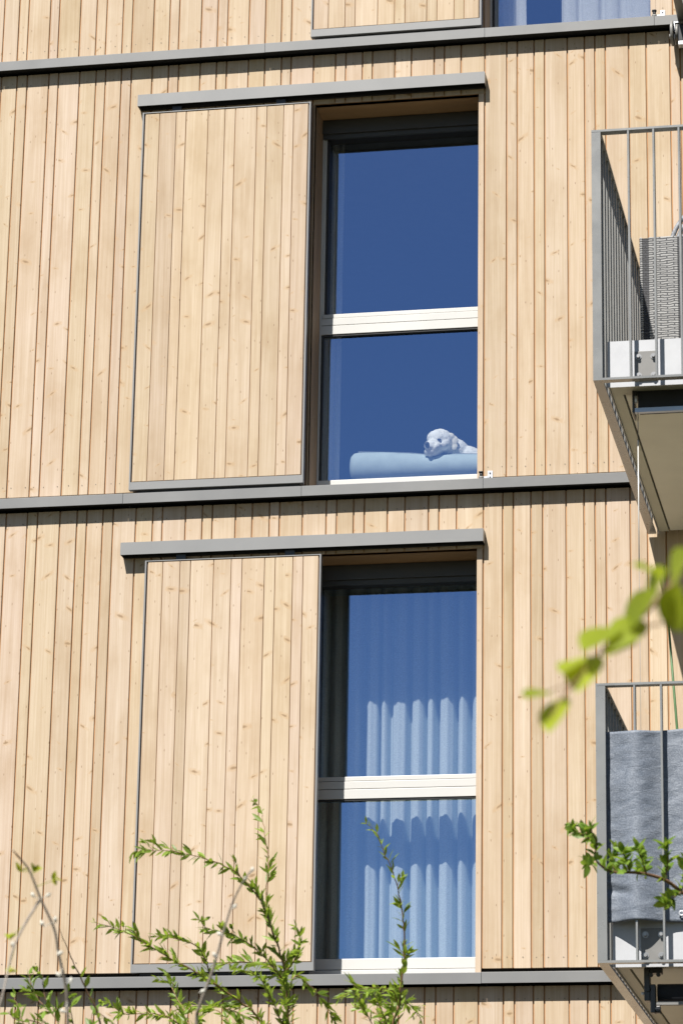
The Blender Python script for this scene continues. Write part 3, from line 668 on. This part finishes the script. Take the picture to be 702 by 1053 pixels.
# ------------------------------------------------------------------ shade cloth on the lower balcony
def shade_cloth():
    mb=MB(); nx,nz=190,70; x0,x1=1.020,3.6; z0,z1=-0.118,0.842
    xb=[BX+.193+.1325*k for k in range(30)]
    V=[]
    for j in range(nz+1):
        v=j/nz
        for i in range(nx+1):
            u=i/nx; xx=x0+(x1-x0)*u
            y=BY+.072
            d=abs(xx-xb[0]); 
            y-=0.080*math.exp(-(d/0.10)**2)                       # goes in front of the first bar
            d2=abs(xx-xb[4]); y-=0.082*math.exp(-(d2/0.075)**2)
            free=1-math.exp(-(min(abs(xx-b) for b in xb)/0.03)**2)
            w=mnoise.noise(Vector((xx*5,v*9,3.1)))*.014+mnoise.noise(Vector((xx*12+v*7,v*30-xx*6,7.7)))*.010+abs(mnoise.noise(Vector((xx*22-v*9,v*44+xx*5,1.7))))*.008
            crease=0.020*math.exp(-((v-0.17-0.03*math.sin(xx*9))/0.022)**2)*(0.4+0.6*math.sin(xx*13))
            y+= w*free*0.5+crease*free
            sag=0.010*math.sin((xx-xb[1])/0.1325*math.pi*0.5)
            z=z0+(z1-z0)*v+(sag*v)+0.012*mnoise.noise(Vector((xx*3,0.2,1.7)))*(1-v)
            V.append((xx,y,z))
    b=len(mb.v); mb.v+=V
    for j in range(nz):
        for i in range(nx):
            a=b+j*(nx+1)+i
            mb.f.append((a,a+1,a+nx+2,a+nx+1)); mb.mi.append(0); mb.tone.append((.5,.5,.5)); mb.sm.append(True)
    root=empty('privacy_screen',(x0,BY+.05,z0)); root['label']='crinkled blue grey shade cloth tied behind the lower balcony railing'; root['category']='privacy screen'
    o=mb.build('cloth',M['cloth']); o.parent=root; o.location=(-x0,-(BY+.05),-z0)
    so=o.modifiers.new('thickness','SOLIDIFY'); so.thickness=0.002
    for k,xx in enumerate([1.40,1.92,2.45]):
        m=MB()
        n=14; pts=[(xx+.011*math.cos(a*2*math.pi/n),BY+.060,z0+.045+.011*math.sin(a*2*math.pi/n)) for a in range(n+1)]
        m.tube(pts,.004,n=6,caps=False); e=m.build('eyelet',M['zinc']); e.parent=root; e.location=o.location
    return root
shade_cloth()

# ------------------------------------------------------------------ rattan seats on the upper balcony
FLZ=2.681+.236
def wicker_sofa():
    x0,x1=1.144,2.33; yb=-1.85; zt=3.848
    t=empty('wicker_sofa',(x0,yb,FLZ)); t['label']='grey woven rattan seat with dark vertical bands behind the upper railing'; t['category']='garden seat'
    def p(mb,name,mat,bev=0.0):
        o=mb.build(name,mat,None,bev); o.parent=t; o.location=(-x0,-yb,-FLZ); return o
    bands=[x0+.022]; 
    bk=MB(); dk=MB()
    xs=[x0+.0,x0+.018,x0+.050,x0+.212,x0+.245,x0+.440,x0+.472,x0+.665,x0+.698,x0+.89,x0+.923,x1]
    for i,(a,b) in enumerate(zip(xs,xs[1:])):
        dark=(i%2==1)
        (dk if dark else bk).box(a+.0004,b-.0004,yb-(0.003 if dark else 0.008),yb+.05,FLZ+.10,zt-(0.004 if dark else 0))
    p(bk,'backrest',M['rattan'],.004); p(dk,'backrest_band',M['rattan_dark'])
    st=MB(); st.box(x0+.03,x1-.03,yb+.055,yb+.62,FLZ+.22,FLZ+.38); p(st,'seat',M['rattan'],.01)
    for xx in (x0,x1-.08):
        a=MB(); a.box(xx,xx+.08,yb+.052,yb+.66,FLZ+.10,FLZ+.60); p(a,'armrest',M['rattan'],.008)
    for xx in (x0+.02,x1-.06):
        for yy in (yb+.0,yb+.60):
            l=MB(); l.box(xx,xx+.04,yy,yy+.04,FLZ+.0015,FLZ+.099); p(l,'leg',M['black'])
    cu=MB(); cu.box(x0+.09,x1-.09,yb+.07,yb+.62,FLZ+.381,FLZ+.47); p(cu,'cushion',M['plate'],.03)
    return t
wicker_sofa()
def wicker_chair():
    cx,yb=1.552,-0.95
    t=empty('wicker_chair',(cx,yb,FLZ)); t['label']='round backed rattan chair showing above the woven seat at the right edge'; t['category']='chair'
    def p(mb,name,mat,bev=0):
        o=mb.build(name,mat,None,bev); o.parent=t; o.location=(-cx,-yb,-FLZ); return o
    rim=MB(); R0=.315
    ZS=1.20
    for off in (0,.030,.058):
        r_=R0-off
        pts=[(cx-r_*.86,yb,FLZ+.40),(cx-r_*.95,yb,FLZ+.80)]+[(cx-r_*math.cos(math.pi*k/28),yb+.3*off,FLZ+ZS+r_*math.sin(math.pi*k/28)) for k in range(29)]+[(cx+r_*.95,yb,FLZ+.80),(cx+r_*.86,yb,FLZ+.40)]
        rim.tube(pts,.014,n=8)
    p(rim,'back_rim',M['rattan_tube'])
    bk=MB()
    n=26; q_=[(cx-.22,FLZ+.42),(cx-.245,FLZ+.80)]+[(cx-.255*math.cos(math.pi*k/n),FLZ+ZS+.255*math.sin(math.pi*k/n)) for k in range(n+1)]+[(cx+.245,FLZ+.80),(cx+.22,FLZ+.42)]
    for (xa,za),(xb_,zb_) in zip(q_,q_[1:]):
        bk.face([(cx,yb+.045,FLZ+.75),(xa,yb+.045,za),(xb_,yb+.045,zb_)])
    o=p(bk,'backrest',M['rattan_dark']); s=o.modifiers.new('t','SOLIDIFY'); s.thickness=.02
    st=MB(); st.box(cx-.30,cx+.30,yb+.06,yb+.62,FLZ+.36,FLZ+.44); p(st,'seat',M['rattan'],.02)
    for sx in (-.27,.27):
        for yy in (yb+.08,yb+.58):
            l=MB(); l.tube([(cx+sx,yy,FLZ+.0015),(cx+sx*.95,yy,FLZ+.359)],.02,n=8); p(l,'leg',M['rattan_tube'])
    return t
wicker_chair()

# ------------------------------------------------------------------ cane and cord on the lower balcony
FL2=-0.320+.236
def pot(x,y):
    m=MB(); n=20
    prof=[(0.0,.0),(.085,.0),(.115,.22),(.122,.22),(.122,.25),(.108,.25),(.104,.21),(.0,.21)]
    for (ra,za),(rb,zb_) in zip(prof,prof[1:]):
        for k in range(n):
            a,b=2*math.pi*k/n,2*math.pi*(k+1)/n
            m.face([(x+ra*math.cos(a),y+ra*math.sin(a),FL2+.0015+za),(x+ra*math.cos(b),y+ra*math.sin(b),FL2+.0015+za),(x+rb*math.cos(b),y+rb*math.sin(b),FL2+.0015+zb_),(x+rb*math.cos(a),y+rb*math.sin(a),FL2+.0015+zb_)],smooth=True)
    return m
c0=Vector((1.305,-1.0,FL2)); 
t=empty('garden_cane',tuple(c0)); tag(t,'thin green garden cane leaning behind the cloth screened balcony','garden cane')
m=MB(); m.tube([(1.272,-1.0,FL2+.214),(1.238,-1.0,1.236),(1.176,-1.0,2.20)],.0085,.006,n=8); o=m.build('cane',M['cane']); o.parent=t; o.location=-c0
m=pot(1.272,-1.0); o=m.build('pot',simple('terracotta_pot',(0.32,0.14,0.08),.8)); o.parent=t; o.location=-c0
m=MB(); m.tube([(1.42,-2.3,1.10),(1.40,-2.32,1.02),(1.412,-2.32,.93),(1.40,-2.31,.86),(1.37,-2.3,.78),(1.39,-2.3,.3),(1.40,-2.3,FL2+.006)],.005,n=6)
tag(m.build('cord',M['black']),'black cord hanging behind the lower balcony handrail at the right edge','cord')

# ------------------------------------------------------------------ behind the glass
def drape(name,x0,x1,y,z0,z1,waves,amp,mat,label,seed,group=None,rail=True):
    rnd=random.Random(seed); mb=MB(); nx=int(waves*26); nz=24
    ph=[rnd.uniform(-.35,.35) for _ in range(int(waves)+3)]; am=[rnd.uniform(.75,1.2) for _ in range(int(waves)+3)]
    V=[]
    for j in range(nz+1):
        v=j/nz
        for i in range(nx+1):
            u=i/nx; w=u*waves; k=int(w); f=w-k
            pp=ph[k]*(1-f)+ph[k+1]*f; aa=am[k]*(1-f)+am[k+1]*f
            q=(w+pp*.55)%1.0
            r_=.70+.10*math.sin(k*2.3+seed); s=-math.sin(math.pi*q/r_)**.55 if q<r_ else 1.25*math.sin(math.pi*(q-r_)/(1-r_))**.6
            yy=y+amp*aa*s*(0.9+.2*(1-v))+amp*.07*math.sin(w*14.1+seed)+amp*.16*mnoise.noise(Vector((u*waves*1.7,v*1.6,seed+2)))+.004*mnoise.noise(Vector((u*20,v*4,seed)))
            V.append((x0+(x1-x0)*u+.010*mnoise.noise(Vector((u*9,v*2.2,seed+5)))*(1-v),yy,z0+(z1-z0)*v))
    mb.v+=V
    for j in range(nz):
        for i in range(nx):
            a=j*(nx+1)+i; mb.f.append((a,a+1,a+nx+2,a+nx+1)); mb.mi.append(0); mb.tone.append((.5,.5,.5)); mb.sm.append(True)
    o=mb.build(name,mat); tag(o,label,'curtain',group)
    return o
drape('net_curtain',-1.34,0.18,0.60,0.075,2.62,15.3,0.042,M['curtain'],'pleated white net curtain filling the lower window',3)
drape('curtain',-1.19,-0.992,0.465,3.075,5.66,2.2,0.014,M['curtain_white'],'narrow white curtain gathered at the left of the dog window',11)
drape('curtain',-0.06,0.205,0.450,6.075,8.66,2.6,0.014,M['curtain_white'],'white curtain at the left side of the top window',12)
drape('curtain',0.425,1.20,0.455,6.075,8.66,5.2,0.016,M['curtain_white'],'wide white curtain at the right side of the top window',13)

# dog bed: a long bolster and a cushion behind it
def dog_bed():
    z0=3.0555
    t=empty('dog_bed',(-0.35,0.55,z0)); tag(t,'pale blue grey bolster bed under the dog, behind the window','dog bed')
    def p(mb,name,mat):
        o=mb.build(name,mat); o.parent=t; o.location=(.35,-.55,-z0); return o
    m=MB(); pts=[];
    yc,zc,rr=.60,3.368,.107
    n=26; L0,L1=-.948,.22; prof=[(0,0.0),(.004,.55),(.012,.78),(.03,.95),(.06,1.0)]
    xs=[(L0+a,r) for a,r in prof]+[(L0+.06+(L1-L0-.12)*k/70,1.0) for k in range(1,70)]+[(L1-a,r) for a,r in reversed(prof)]
    rings=[]
    for x,r in xs:
        b=len(m.v)
        sagz=-.012*math.exp(-((x+.41)/.10)**2)-.065*(x+.83)+.004*mnoise.noise(Vector((x*6,1,2)))
        for k in range(n):
            a=2*math.pi*k/n; q=rr*r*(1+.025*mnoise.noise(Vector((x*7,a*2,5)))+.012*mnoise.noise(Vector((x*26,a*1.3,9))))
            z=zc+q*math.sin(a)
            z+=sagz*(.5+.5*math.sin(a))
            m.v.append((x,yc+q*math.cos(a)*1.0,z))
        rings.append(b)
    for a,b in zip(rings,rings[1:]):
        for k in range(n):
            j=(k+1)%n; m.f.append((a+k,a+j,b+j,b+k)); m.mi.append(0); m.tone.append((.5,.5,.5)); m.sm.append(True)
    p(m,'bolster',M['bed'])
    m=MB()
    pts=[(x,yc-.012,zc+rr*1.0+.001-.012*math.exp(-((x+.41)/.10)**2)-.065*(x+.83)) for x in [L0+.05+k*(L1-L0-.1)/40 for k in range(41)]]
    m.tube(pts,.0060,n=6); p(m,'piping',M['piping'])
    m=MB(); m.box(-.93,.22,.56,1.25,z0+.002,3.30); o=p(m,'base_cushion',M['bed']); bv=o.modifiers.new('b','BEVEL'); bv.width=.06; bv.segments=4
    return t
dog_bed()

def blob_mesh(name,ells,mat,voxel=0.006,smooth=6,parent=None):
    """union of ellipsoids, remeshed into one continuous smooth skin"""
    bm=bmesh.new()
    for c,r,axis in ells:
        ret=bmesh.ops.create_icosphere(bm,subdivisions=3,radius=1.0)
        q=Vector((1,0,0)).rotation_difference(Vector(axis).normalized()) if axis else None
        for v in ret['verts']:
            p=Vector((v.co.x*r[0],v.co.y*r[1],v.co.z*r[2]))
            if q: p=q@p
            v.co=p+Vector(c)
    me=bpy.data.meshes.new(name); bm.to_mesh(me); bm.free()
    o=bpy.data.objects.new(name,me); COL.objects.link(o)
    r=o.modifiers.new('r','REMESH'); r.mode='VOXEL'; r.voxel_size=voxel; r.use_smooth_shade=True
    s=o.modifiers.new('s','SMOOTH'); s.iterations=smooth; s.factor=.5
    dg=bpy.context.evaluated_depsgraph_get(); dg.update()
    me2=bpy.data.meshes.new_from_object(o.evaluated_get(dg))
    o.modifiers.clear(); o.data=me2; me2.name=name
    me2.materials.clear(); me2.materials.append(mat)
    for pl in me2.polygons: pl.use_smooth=True
    if parent: o.parent=parent
    return o
def dog():
    t=empty('dog',(-.2,.75,3.30)); tag(t,'white dog resting its chin on the pale bolster behind the window','dog')
    off=Vector((.2,-.75,-3.30))
    H=Vector((-.374,.600,3.527)); NO=Vector((-.448,.405,3.436))      # centre of the skull, tip of the nose
    F=(NO-H).normalized()
    S=Vector((F.y,-F.x,0)).normalized()
    S=-S if S.x<0 else S
    U=S.cross(F).normalized(); U=U if U.z>0 else -U
    P=lambda f,s,u: tuple(H+F*f+S*s+U*u)
    f3=tuple(F)
    ells=[(P(-.005,0,.004),(.086,.080,.076),f3),(P(.028,0,.020),(.066,.064,.058),f3),
          (P(.090,0,-.004),(.066,.040,.036),f3),(P(.140,0,-.006),(.034,.036,.030),f3),     # muzzle
          (P(.108,.024,-.034),(.052,.024,.044),f3),(P(.108,-.024,-.034),(.052,.024,.044),f3),(P(.140,0,-.040),(.030,.028,.034),f3),  # lips
          (P(.070,0,-.050),(.062,.030,.022),f3),                                             # lower jaw
          (P(.034,.046,-.020),(.046,.034,.040),f3),(P(.034,-.046,-.020),(.046,.034,.040),f3),# cheeks
          (P(.052,.034,.040),(.022,.022,.013),f3),(P(.052,-.034,.040),(.022,.022,.013),f3),  # brows
          ((-.300,.690,3.488),(.105,.085,.085),(.8,.5,-.25)),                                # neck
          ((-.215,.745,3.450),(.13,.11,.085),(.9,.4,-.3)),
          ((-.07,.84,3.395),(.17,.13,.10),(.95,.3,-.12)),                                    # shoulders and back
          ((.14,.93,3.385),(.20,.14,.095),(1,.2,0)),((.34,.95,3.385),(.13,.14,.10),None),    # hips
          ((-.20,.86,3.335),(.10,.07,.045),(.3,1,0)),((.05,.80,3.335),(.13,.05,.042),(1,0,0)),
          ((.30,.82,3.345),(.14,.06,.045),(1,0,0)),((.50,.97,3.34),(.12,.028,.028),(1,.1,0))]
    ells=[(c,tuple(q*1.06 for q in r_),a) if i<13 else (c,r_,a) for i,(c,r_,a) in enumerate(ells)]
    o=blob_mesh('body',ells,M['fur'],.005,4,t); o.location=off
    nr=[v.normal.copy() for v in o.data.vertices]
    for v,nv in zip(o.data.vertices,nr):                             # tufts of fur
        v.co+=nv*(mnoise.noise(v.co*60)*.0022+mnoise.noise(v.co*150)*.0013)
    for sgn in (1,-1):
        e=blob_mesh('ear',[(P(-.022,sgn*.070,.026),(.026,.014,.022),None),(P(-.022,sgn*.084,-.006),(.032,.012,.036),None),(P(-.010,sgn*.086,-.040),(.026,.010,.030),None)],M['fur_ear'],.004,4,t); e.location=off
        ey=blob_mesh('eye',[(P(.0790,sgn*.0400,.0200),(.0140,.0140,.0072),None)],M['dog_dark'],.002,1,t); ey.location=off
    n=blob_mesh('nose',[(P(.172,0,.006),(.016,.026,.020),None),(P(.166,0,-.008),(.010,.012,.012),None)],M['dog_dark'],.003,2,t); n.location=off
dog()

# ------------------------------------------------------------------ plants
def smooth_line(pts,sub=5):
    P=[Vector(p) for p in pts]; out=[]
    for i in range(len(P)-1):
        a,b=P[i],P[i+1]; p0=P[i-1] if i else a*2-b; p3=P[i+2] if i+2<len(P) else b*2-a
        for k in range(sub):
            t=k/sub
            out.append(0.5*((2*a)+(b-p0)*t+(2*p0-5*a+4*b-p3)*t*t+(3*a-p0-3*b+p3)*t**3))
    out.append(P[-1]); return out
def leaf(mb,base,d,length,width,roll,curl,tone,kind='lance',up=(0,0,1)):
    d=d.normalized(); side=d.cross(Vector(up))
    if side.length<.05: side=Vector((1,0,0))
    side.normalize(); side=Matrix.Rotation(roll,3,d)@side; nrm=side.cross(d).normalized()
    prof=[(0.0,.06),(.18,.62),(.42,1.0),(.70,.72),(.88,.34),(1.0,.02)] if kind=='lance' else [(0.0,.05)]+[(t/10,max(.02,math.sin(math.pi*(t/10)**.85)**.75)) for t in range(1,10)]+[(1.0,.02)]
    b=len(mb.v); n=len(prof)
    for t,w in prof:
        c=base+d*(length*t)-nrm*(curl*length*t*t)
        for s_,up in ((-1,.22),(0,0),(1,.22)):
            mb.v.append(tuple(c+side*(s_*w*width*.5)+nrm*(up*w*width*.5)))
    for i in range(n-1):
        for k in (0,1):
            a=b+i*3+k; mb.f.append((a,a+1,a+4,a+3)); mb.mi.append(0); mb.tone.append(tone); mb.sm.append(True)
def stem_to_ground(p,root,rnd):
    p=Vector(p); q=Vector(root); out=[]
    for k in range(7):
        t=k/7; v=q.lerp(p,t); v+=Vector((rnd.uniform(-.02,.02),rnd.uniform(-.02,.02),0))*(1 if k else 0); out.append(v)
    return out
def shrub(name,lines,label,cat,bark,leafm,rnd_seed,spacing=.0088,ll=(.040,.070),lw=.0145,angle=(22,55),r=.006,first_leaf=0.0,kind='lance',foliage='foliage',tw=.0016,clusters=None,bare=(),group=None):
    rnd=random.Random(rnd_seed)
    root=Vector((lines[0][0][0],lines[0][0][1],GZ))
    root.x+=.03
    t=empty(name,tuple(root)); tag(t,label,cat,group)
    st=MB(); lf=MB()
    for li,L in enumerate(lines):
        pts=smooth_line(L)
        top_z=max(p.z for p in pts)
        wob=[Vector((rnd.uniform(-1,1),rnd.uniform(-1,1),rnd.uniform(-1,1)))*.003 for _ in pts]
        pts=[p+w for p,w in zip(pts,wob)]
        starts_low=(li==0) or (L[0][2]<lines[0][1][2]-.02)
        rb=r if li==0 else r*.62
        if starts_low:
            low=stem_to_ground(pts[0],root+Vector((rnd.uniform(-.04,.04),rnd.uniform(-.04,.04),0)),rnd)
            st.tube(low+[pts[0]],rb*1.9,rb,n=7,caps=False)
        st.tube(pts,rb,tw*.6,n=6)
        # leaves
        acc=0.0; tot=sum((b-a).length for a,b in zip(pts,pts[1:])); run=0.0
        for a,b in zip(pts,pts[1:]):
            seg=(b-a).length; run+=seg
            acc+=seg
            fr=run/tot
            while acc>spacing:
                acc-=spacing*rnd.uniform(.7,1.3)
                if fr<first_leaf: continue
                if li in bare and rnd.random()<bare[li]: continue
                dirv=(b-a).normalized(); per=dirv.orthogonal().normalized(); per=Matrix.Rotation(rnd.uniform(0,2*math.pi),3,dirv)@per
                an=R(rnd.uniform(*angle)); d=dirv*math.cos(an)+per*math.sin(an)+Vector((0,0,.12))
                l=rnd.uniform(*ll)*(1.0 if fr<.85 else .8)
                leaf(lf,a.lerp(b,rnd.random()),d,l,lw*rnd.uniform(.8,1.25)*(l/ll[1]+.2),rnd.uniform(-1.57,1.57),rnd.uniform(0,.35),(rnd.random(),0,0),kind)
                # now and then a short side shoot with three to five leaves
                if rnd.random()<.13:
                    e=b+d.normalized()*rnd.uniform(.03,.06); st.tube([b,e],tw*.8,tw*.5,n=4)
                    for _ in range(rnd.randint(3,5)):
                        per2=Matrix.Rotation(rnd.uniform(0,2*math.pi),3,d.normalized())@d.orthogonal().normalized()
                        leaf(lf,b.lerp(e,rnd.uniform(.3,1)),d.normalized()+per2*rnd.uniform(.2,.7),l*rnd.uniform(.7,1),lw,rnd.uniform(-1,1),rnd.uniform(0,.3),(rnd.random(),0,0),kind)
    o=st.build('stem',bark); o.parent=t; o.location=-root
    o=lf.build(foliage,leafm); o.parent=t; o.location=-root
    return t
shrub('willow_shrub',PL['willow_main'],'tall leafy willow shrub reaching up in front of the lower shutter','shrub',M['twig_red'],M['willow_leaf'],21,bare={1:.35},spacing=.0092,group='willow shrubs in the foreground')
shrub('willow_shrub',PL['willow_left'],'low spreading willow shrub left of the tall willow, its leafy shoots leaning left','shrub',M['twig_red'],M['willow_leaf'],22,group='willow shrubs in the foreground')
shrub('willow_shrub',PL['willow_right'],'willow shrub with one slender upright shoot in front of the curtained window','shrub',M['twig_red'],M['willow_leaf'],23,bare={0:.30},spacing=.0110,group='willow shrubs in the foreground')
shrub('sapling',PL['sapling'],'small broad leaved sapling at the bottom left corner','sapling',M['twig'],M['apple_leaf'],24,spacing=.024,ll=(.036,.060),lw=.018,angle=(25,60),bare={0:.72},r=.005)

def bare_shrub(lines,buds,label,seed,extra=()):
    rnd=random.Random(seed); root=Vector((lines[0][0][0],lines[0][0][1],GZ))
    t=empty('bare_shrub',tuple(root)); tag(t,label,'shrub')
    st=MB(); 
    for li,L in enumerate(lines):
        pts=smooth_line(L); 
        if li==0: st.tube(stem_to_ground(pts[0],root,rnd)+[pts[0]],.013,.0062,n=7,caps=False)
        st.tube(pts,.0062 if li==0 else .0045,.0018,n=6)
    o=st.build('stem',M['twig_grey']); o.parent=t; o.location=-root
    allp=[q for L in lines for q in smooth_line(L)]
    for k,b in enumerate(buds):
        m=MB(); d=Vector((rnd.uniform(-1,1),rnd.uniform(-.5,.5),rnd.uniform(.2,1))).normalized(); b=Vector(b)
        green=(k in extra)
        near=min(allp,key=lambda q:(q-b).length); st2=b.lerp(near,.0); m.tube([near,b],.0014,.0010,n=4)
        if green:
            for q in range(6): leaf(m,b,d+Vector((rnd.uniform(-1,1),rnd.uniform(-1,1),rnd.uniform(-.5,1)))*.9,.028,.014,rnd.uniform(-1,1),.3,(rnd.random(),0,0),'oval')
            o=m.build('leaf_tuft',M['near_leaf'])
        else:
            prof=[0,.35,.8,1,.9,.55,.1]; P=[b+d*(.020*i/6) for i in range(7)]
            for i in range(6): m.tube([P[i],P[i+1]],.0050*prof[i]+.0005,.0050*prof[i+1]+.0005,n=7,caps=False)
            o=m.build('bud',M['bud'])
        o.parent=t; o.location=-root
bare_shrub(PL['bare'],PL['buds'],'out of focus grey twig with white buds at the left edge',5,extra=(0,1,2,8,11))
bare_shrub(PL['bare2'],PL['buds2'],'out of focus grey twig with pale buds among the willow leaves',6,extra=())

def orchard_tree():
    rnd=random.Random(31); L=PL['apple']; base=Vector(L[0][0]); root=Vector((base.x+.25,base.y-.1,GZ))
    t=empty('fruit_tree',tuple(root)); tag(t,'fruit tree branch with fresh oval leaves in front of the cloth screened balcony','tree')
    st=MB(); lf=MB()
    st.tube([root,root+Vector((.02,0,.8)),root+Vector((-.05,.02,1.8)),base+Vector((.10,-.04,-.25)),base],.06,.016,n=10)
    for li,l in enumerate(L):
        pts=smooth_line(l); st.tube(pts,.010 if li==0 else .003,.0022 if li==0 else .0013,n=7)
        n=len(pts); step=1
        for i in range(0,n-1):
            fr=i/(n-1)
            if li==0 and fr<.30: continue
            a,b=pts[i],pts[i+1]; dirv=(b-a).normalized()
            cnt=(2 if li==0 else 2)
            if li==0 and rnd.random()<.45: cnt=0
            if i>=n-3: cnt+=3
            for _ in range(cnt):
                per=Matrix.Rotation(rnd.uniform(0,6.28),3,dirv)@dirv.orthogonal().normalized()
                d=dirv*rnd.uniform(.2,.8)+per*rnd.uniform(.4,1)+Vector((0,0,.45))
                le=rnd.uniform(.030,.060)
                leaf(lf,a.lerp(b,rnd.random()),d,le,le*.46,rnd.uniform(-1.5,1.5),rnd.uniform(.1,.5),(rnd.random(),0,0),'oval')
    o=st.build('branch',M['twig']); o.parent=t; o.location=-root
    o=lf.build('foliage',M['apple_leaf']); o.parent=t; o.location=-root
    bl=MB(); p=Vector(L[7][1])
    for k in range(5):
        a=2*math.pi*k/5; leaf(bl,p,Vector((math.cos(a),-.6,math.sin(a))),.022,.018,0,.4,(.5,0,0),'oval')
    o=bl.build('blossom',M['bud']); o.parent=t; o.location=-root
orchard_tree()

def near_tree():
    rnd=random.Random(41); l=PL['near'][0]; base=Vector(l[0]); root=Vector((base.x+.5,base.y+.1,GZ))
    t=empty('birch_tree',tuple(root)); tag(t,'out of focus bright green leafy branch reaching in from the right edge','tree')
    st=MB(); lf=MB()
    st.tube([root,root+Vector((.03,0,1.2)),root+Vector((0,.03,2.6)),root+Vector((.05,0,4.6))],.06,.02,n=10)
    att=root+Vector((0,.03,2.62)); 
    if att.z<base.z: att=root+Vector((.02,.02,base.z-GZ+.15))
    pts=smooth_line([tuple(att)]+list(l)); st.tube(pts,.007,.0010,n=6)
    p_right=PL['near_leaves'][7][0][0]-.004
    for a,b,w in PL['near_leaves']:
        if w>.75: w*=.72
        a,b=Vector(a),Vector(b); d=b-a
        leaf(lf,a-d*.15,d,d.length*(1.2 if a.x<p_right else .92),d.length*min(1.0,w*1.1+.22)*(1 if a.x<p_right else .8),rnd.uniform(-.3,.3),rnd.uniform(0,.2),(rnd.uniform(.3,1),0,0),'oval',(-.2,-1,.45))
        near=min(pts,key=lambda q:(q-a).length); st.tube([near,a],.0012,.0008,n=4)
    for k in range(26):       # the rest of the crown, out of the picture to the right
        h=rnd.uniform(2.5,4.5); a0=root+Vector((.03,.02,h)); ang=rnd.uniform(-1.9,1.9); ln=rnd.uniform(.5,1.0)*(1.25-.14*h)
        e=a0+Vector((math.cos(ang)*ln,math.sin(ang)*ln,rnd.uniform(-.1,.35))); mid=a0.lerp(e,.5)+Vector((0,0,.06))
        if min(e.x,mid.x)<base.x-.15: continue
        br_=smooth_line([a0,mid,e]); st.tube(br_,.008,.0015,n=5)
        for q in br_[2:]:
            for _ in range(3):
                d=Vector((rnd.uniform(-1,1),rnd.uniform(-1,1),rnd.uniform(-1,.4))); s0=q+d.normalized()*.02
                st.tube([q,s0],.0012,.0008,n=4); leaf(lf,s0,d,rnd.uniform(.035,.055),.032,rnd.uniform(-1.5,1.5),.2,(rnd.random(),0,0),'oval')
    o=st.build('branch',M['twig']); o.parent=t; o.location=-root
    o=lf.build('foliage',M['near_leaf']); o.parent=t; o.location=-root
near_tree()

# ------------------------------------------------------------------ light
SUN=Vector((-0.275,-1.0,1.28)).normalized()
el=math.asin(SUN.z); rot=math.atan2(SUN.x,SUN.y)
w=bpy.data.worlds.new('World'); scene.world=w; w.use_nodes=True; nt=w.node_tree; nt.nodes.clear()
sky=nt.nodes.new('ShaderNodeTexSky'); sky.sky_type='NISHITA'; sky.sun_disc=False
sky.sun_elevation=el; sky.sun_rotation=rot; sky.altitude=300; sky.air_density=1.0; sky.dust_density=0.3; sky.ozone_density=2.0
bg=nt.nodes.new('ShaderNodeBackground'); bg.inputs[1].default_value=SKY
wo=nt.nodes.new('ShaderNodeOutputWorld'); nt.links.new(sky.outputs[0],bg.inputs[0]); nt.links.new(bg.outputs[0],wo.inputs[0])
sl=bpy.data.lights.new('sun','SUN'); sl.energy=SUNE; sl.angle=R(0.53); sl.color=(1.0,0.955,0.89)
so=bpy.data.objects.new('sun',sl); COL.objects.link(so); so.rotation_euler=(-SUN).to_track_quat('-Z','Y').to_euler(); so.location=(-5,-12,14)

# ------------------------------------------------------------------ camera
cd=bpy.data.cameras.new('camera'); cam=bpy.data.objects.new('camera',cd); COL.objects.link(cam); scene.camera=cam
cx,cy,cz=CAM_LOC; Rx,Ux,Bx=CAM_R,CAM_U,CAM_B
cam.matrix_world=Matrix(((Rx[0],Ux[0],Bx[0],cx),(Rx[1],Ux[1],Bx[1],cy),(Rx[2],Ux[2],Bx[2],cz),(0,0,0,1)))
cd.sensor_fit='VERTICAL'; cd.sensor_height=36; cd.lens=3203.70216/1053*36; cd.clip_start=.1; cd.clip_end=2000
cd.dof.use_dof=True; cd.dof.focus_distance=18.6; cd.dof.aperture_fstop=FSTOP; cd.dof.aperture_blades=7

scene.view_settings.view_transform='Standard'; scene.view_settings.look='None'; scene.view_settings.gamma=1; scene.view_settings.exposure=EXPO
scene.view_settings.use_curve_mapping=False
scene.render.engine='CYCLES'
scene.cycles.max_bounces=10; scene.cycles.transparent_max_bounces=16; scene.cycles.diffuse_bounces=5; scene.cycles.glossy_bounces=5
scene.cycles.use_denoising=True; scene.cycles.sample_clamp_indirect=6
scene.cycles.caustics_reflective=False; scene.cycles.caustics_refractive=False
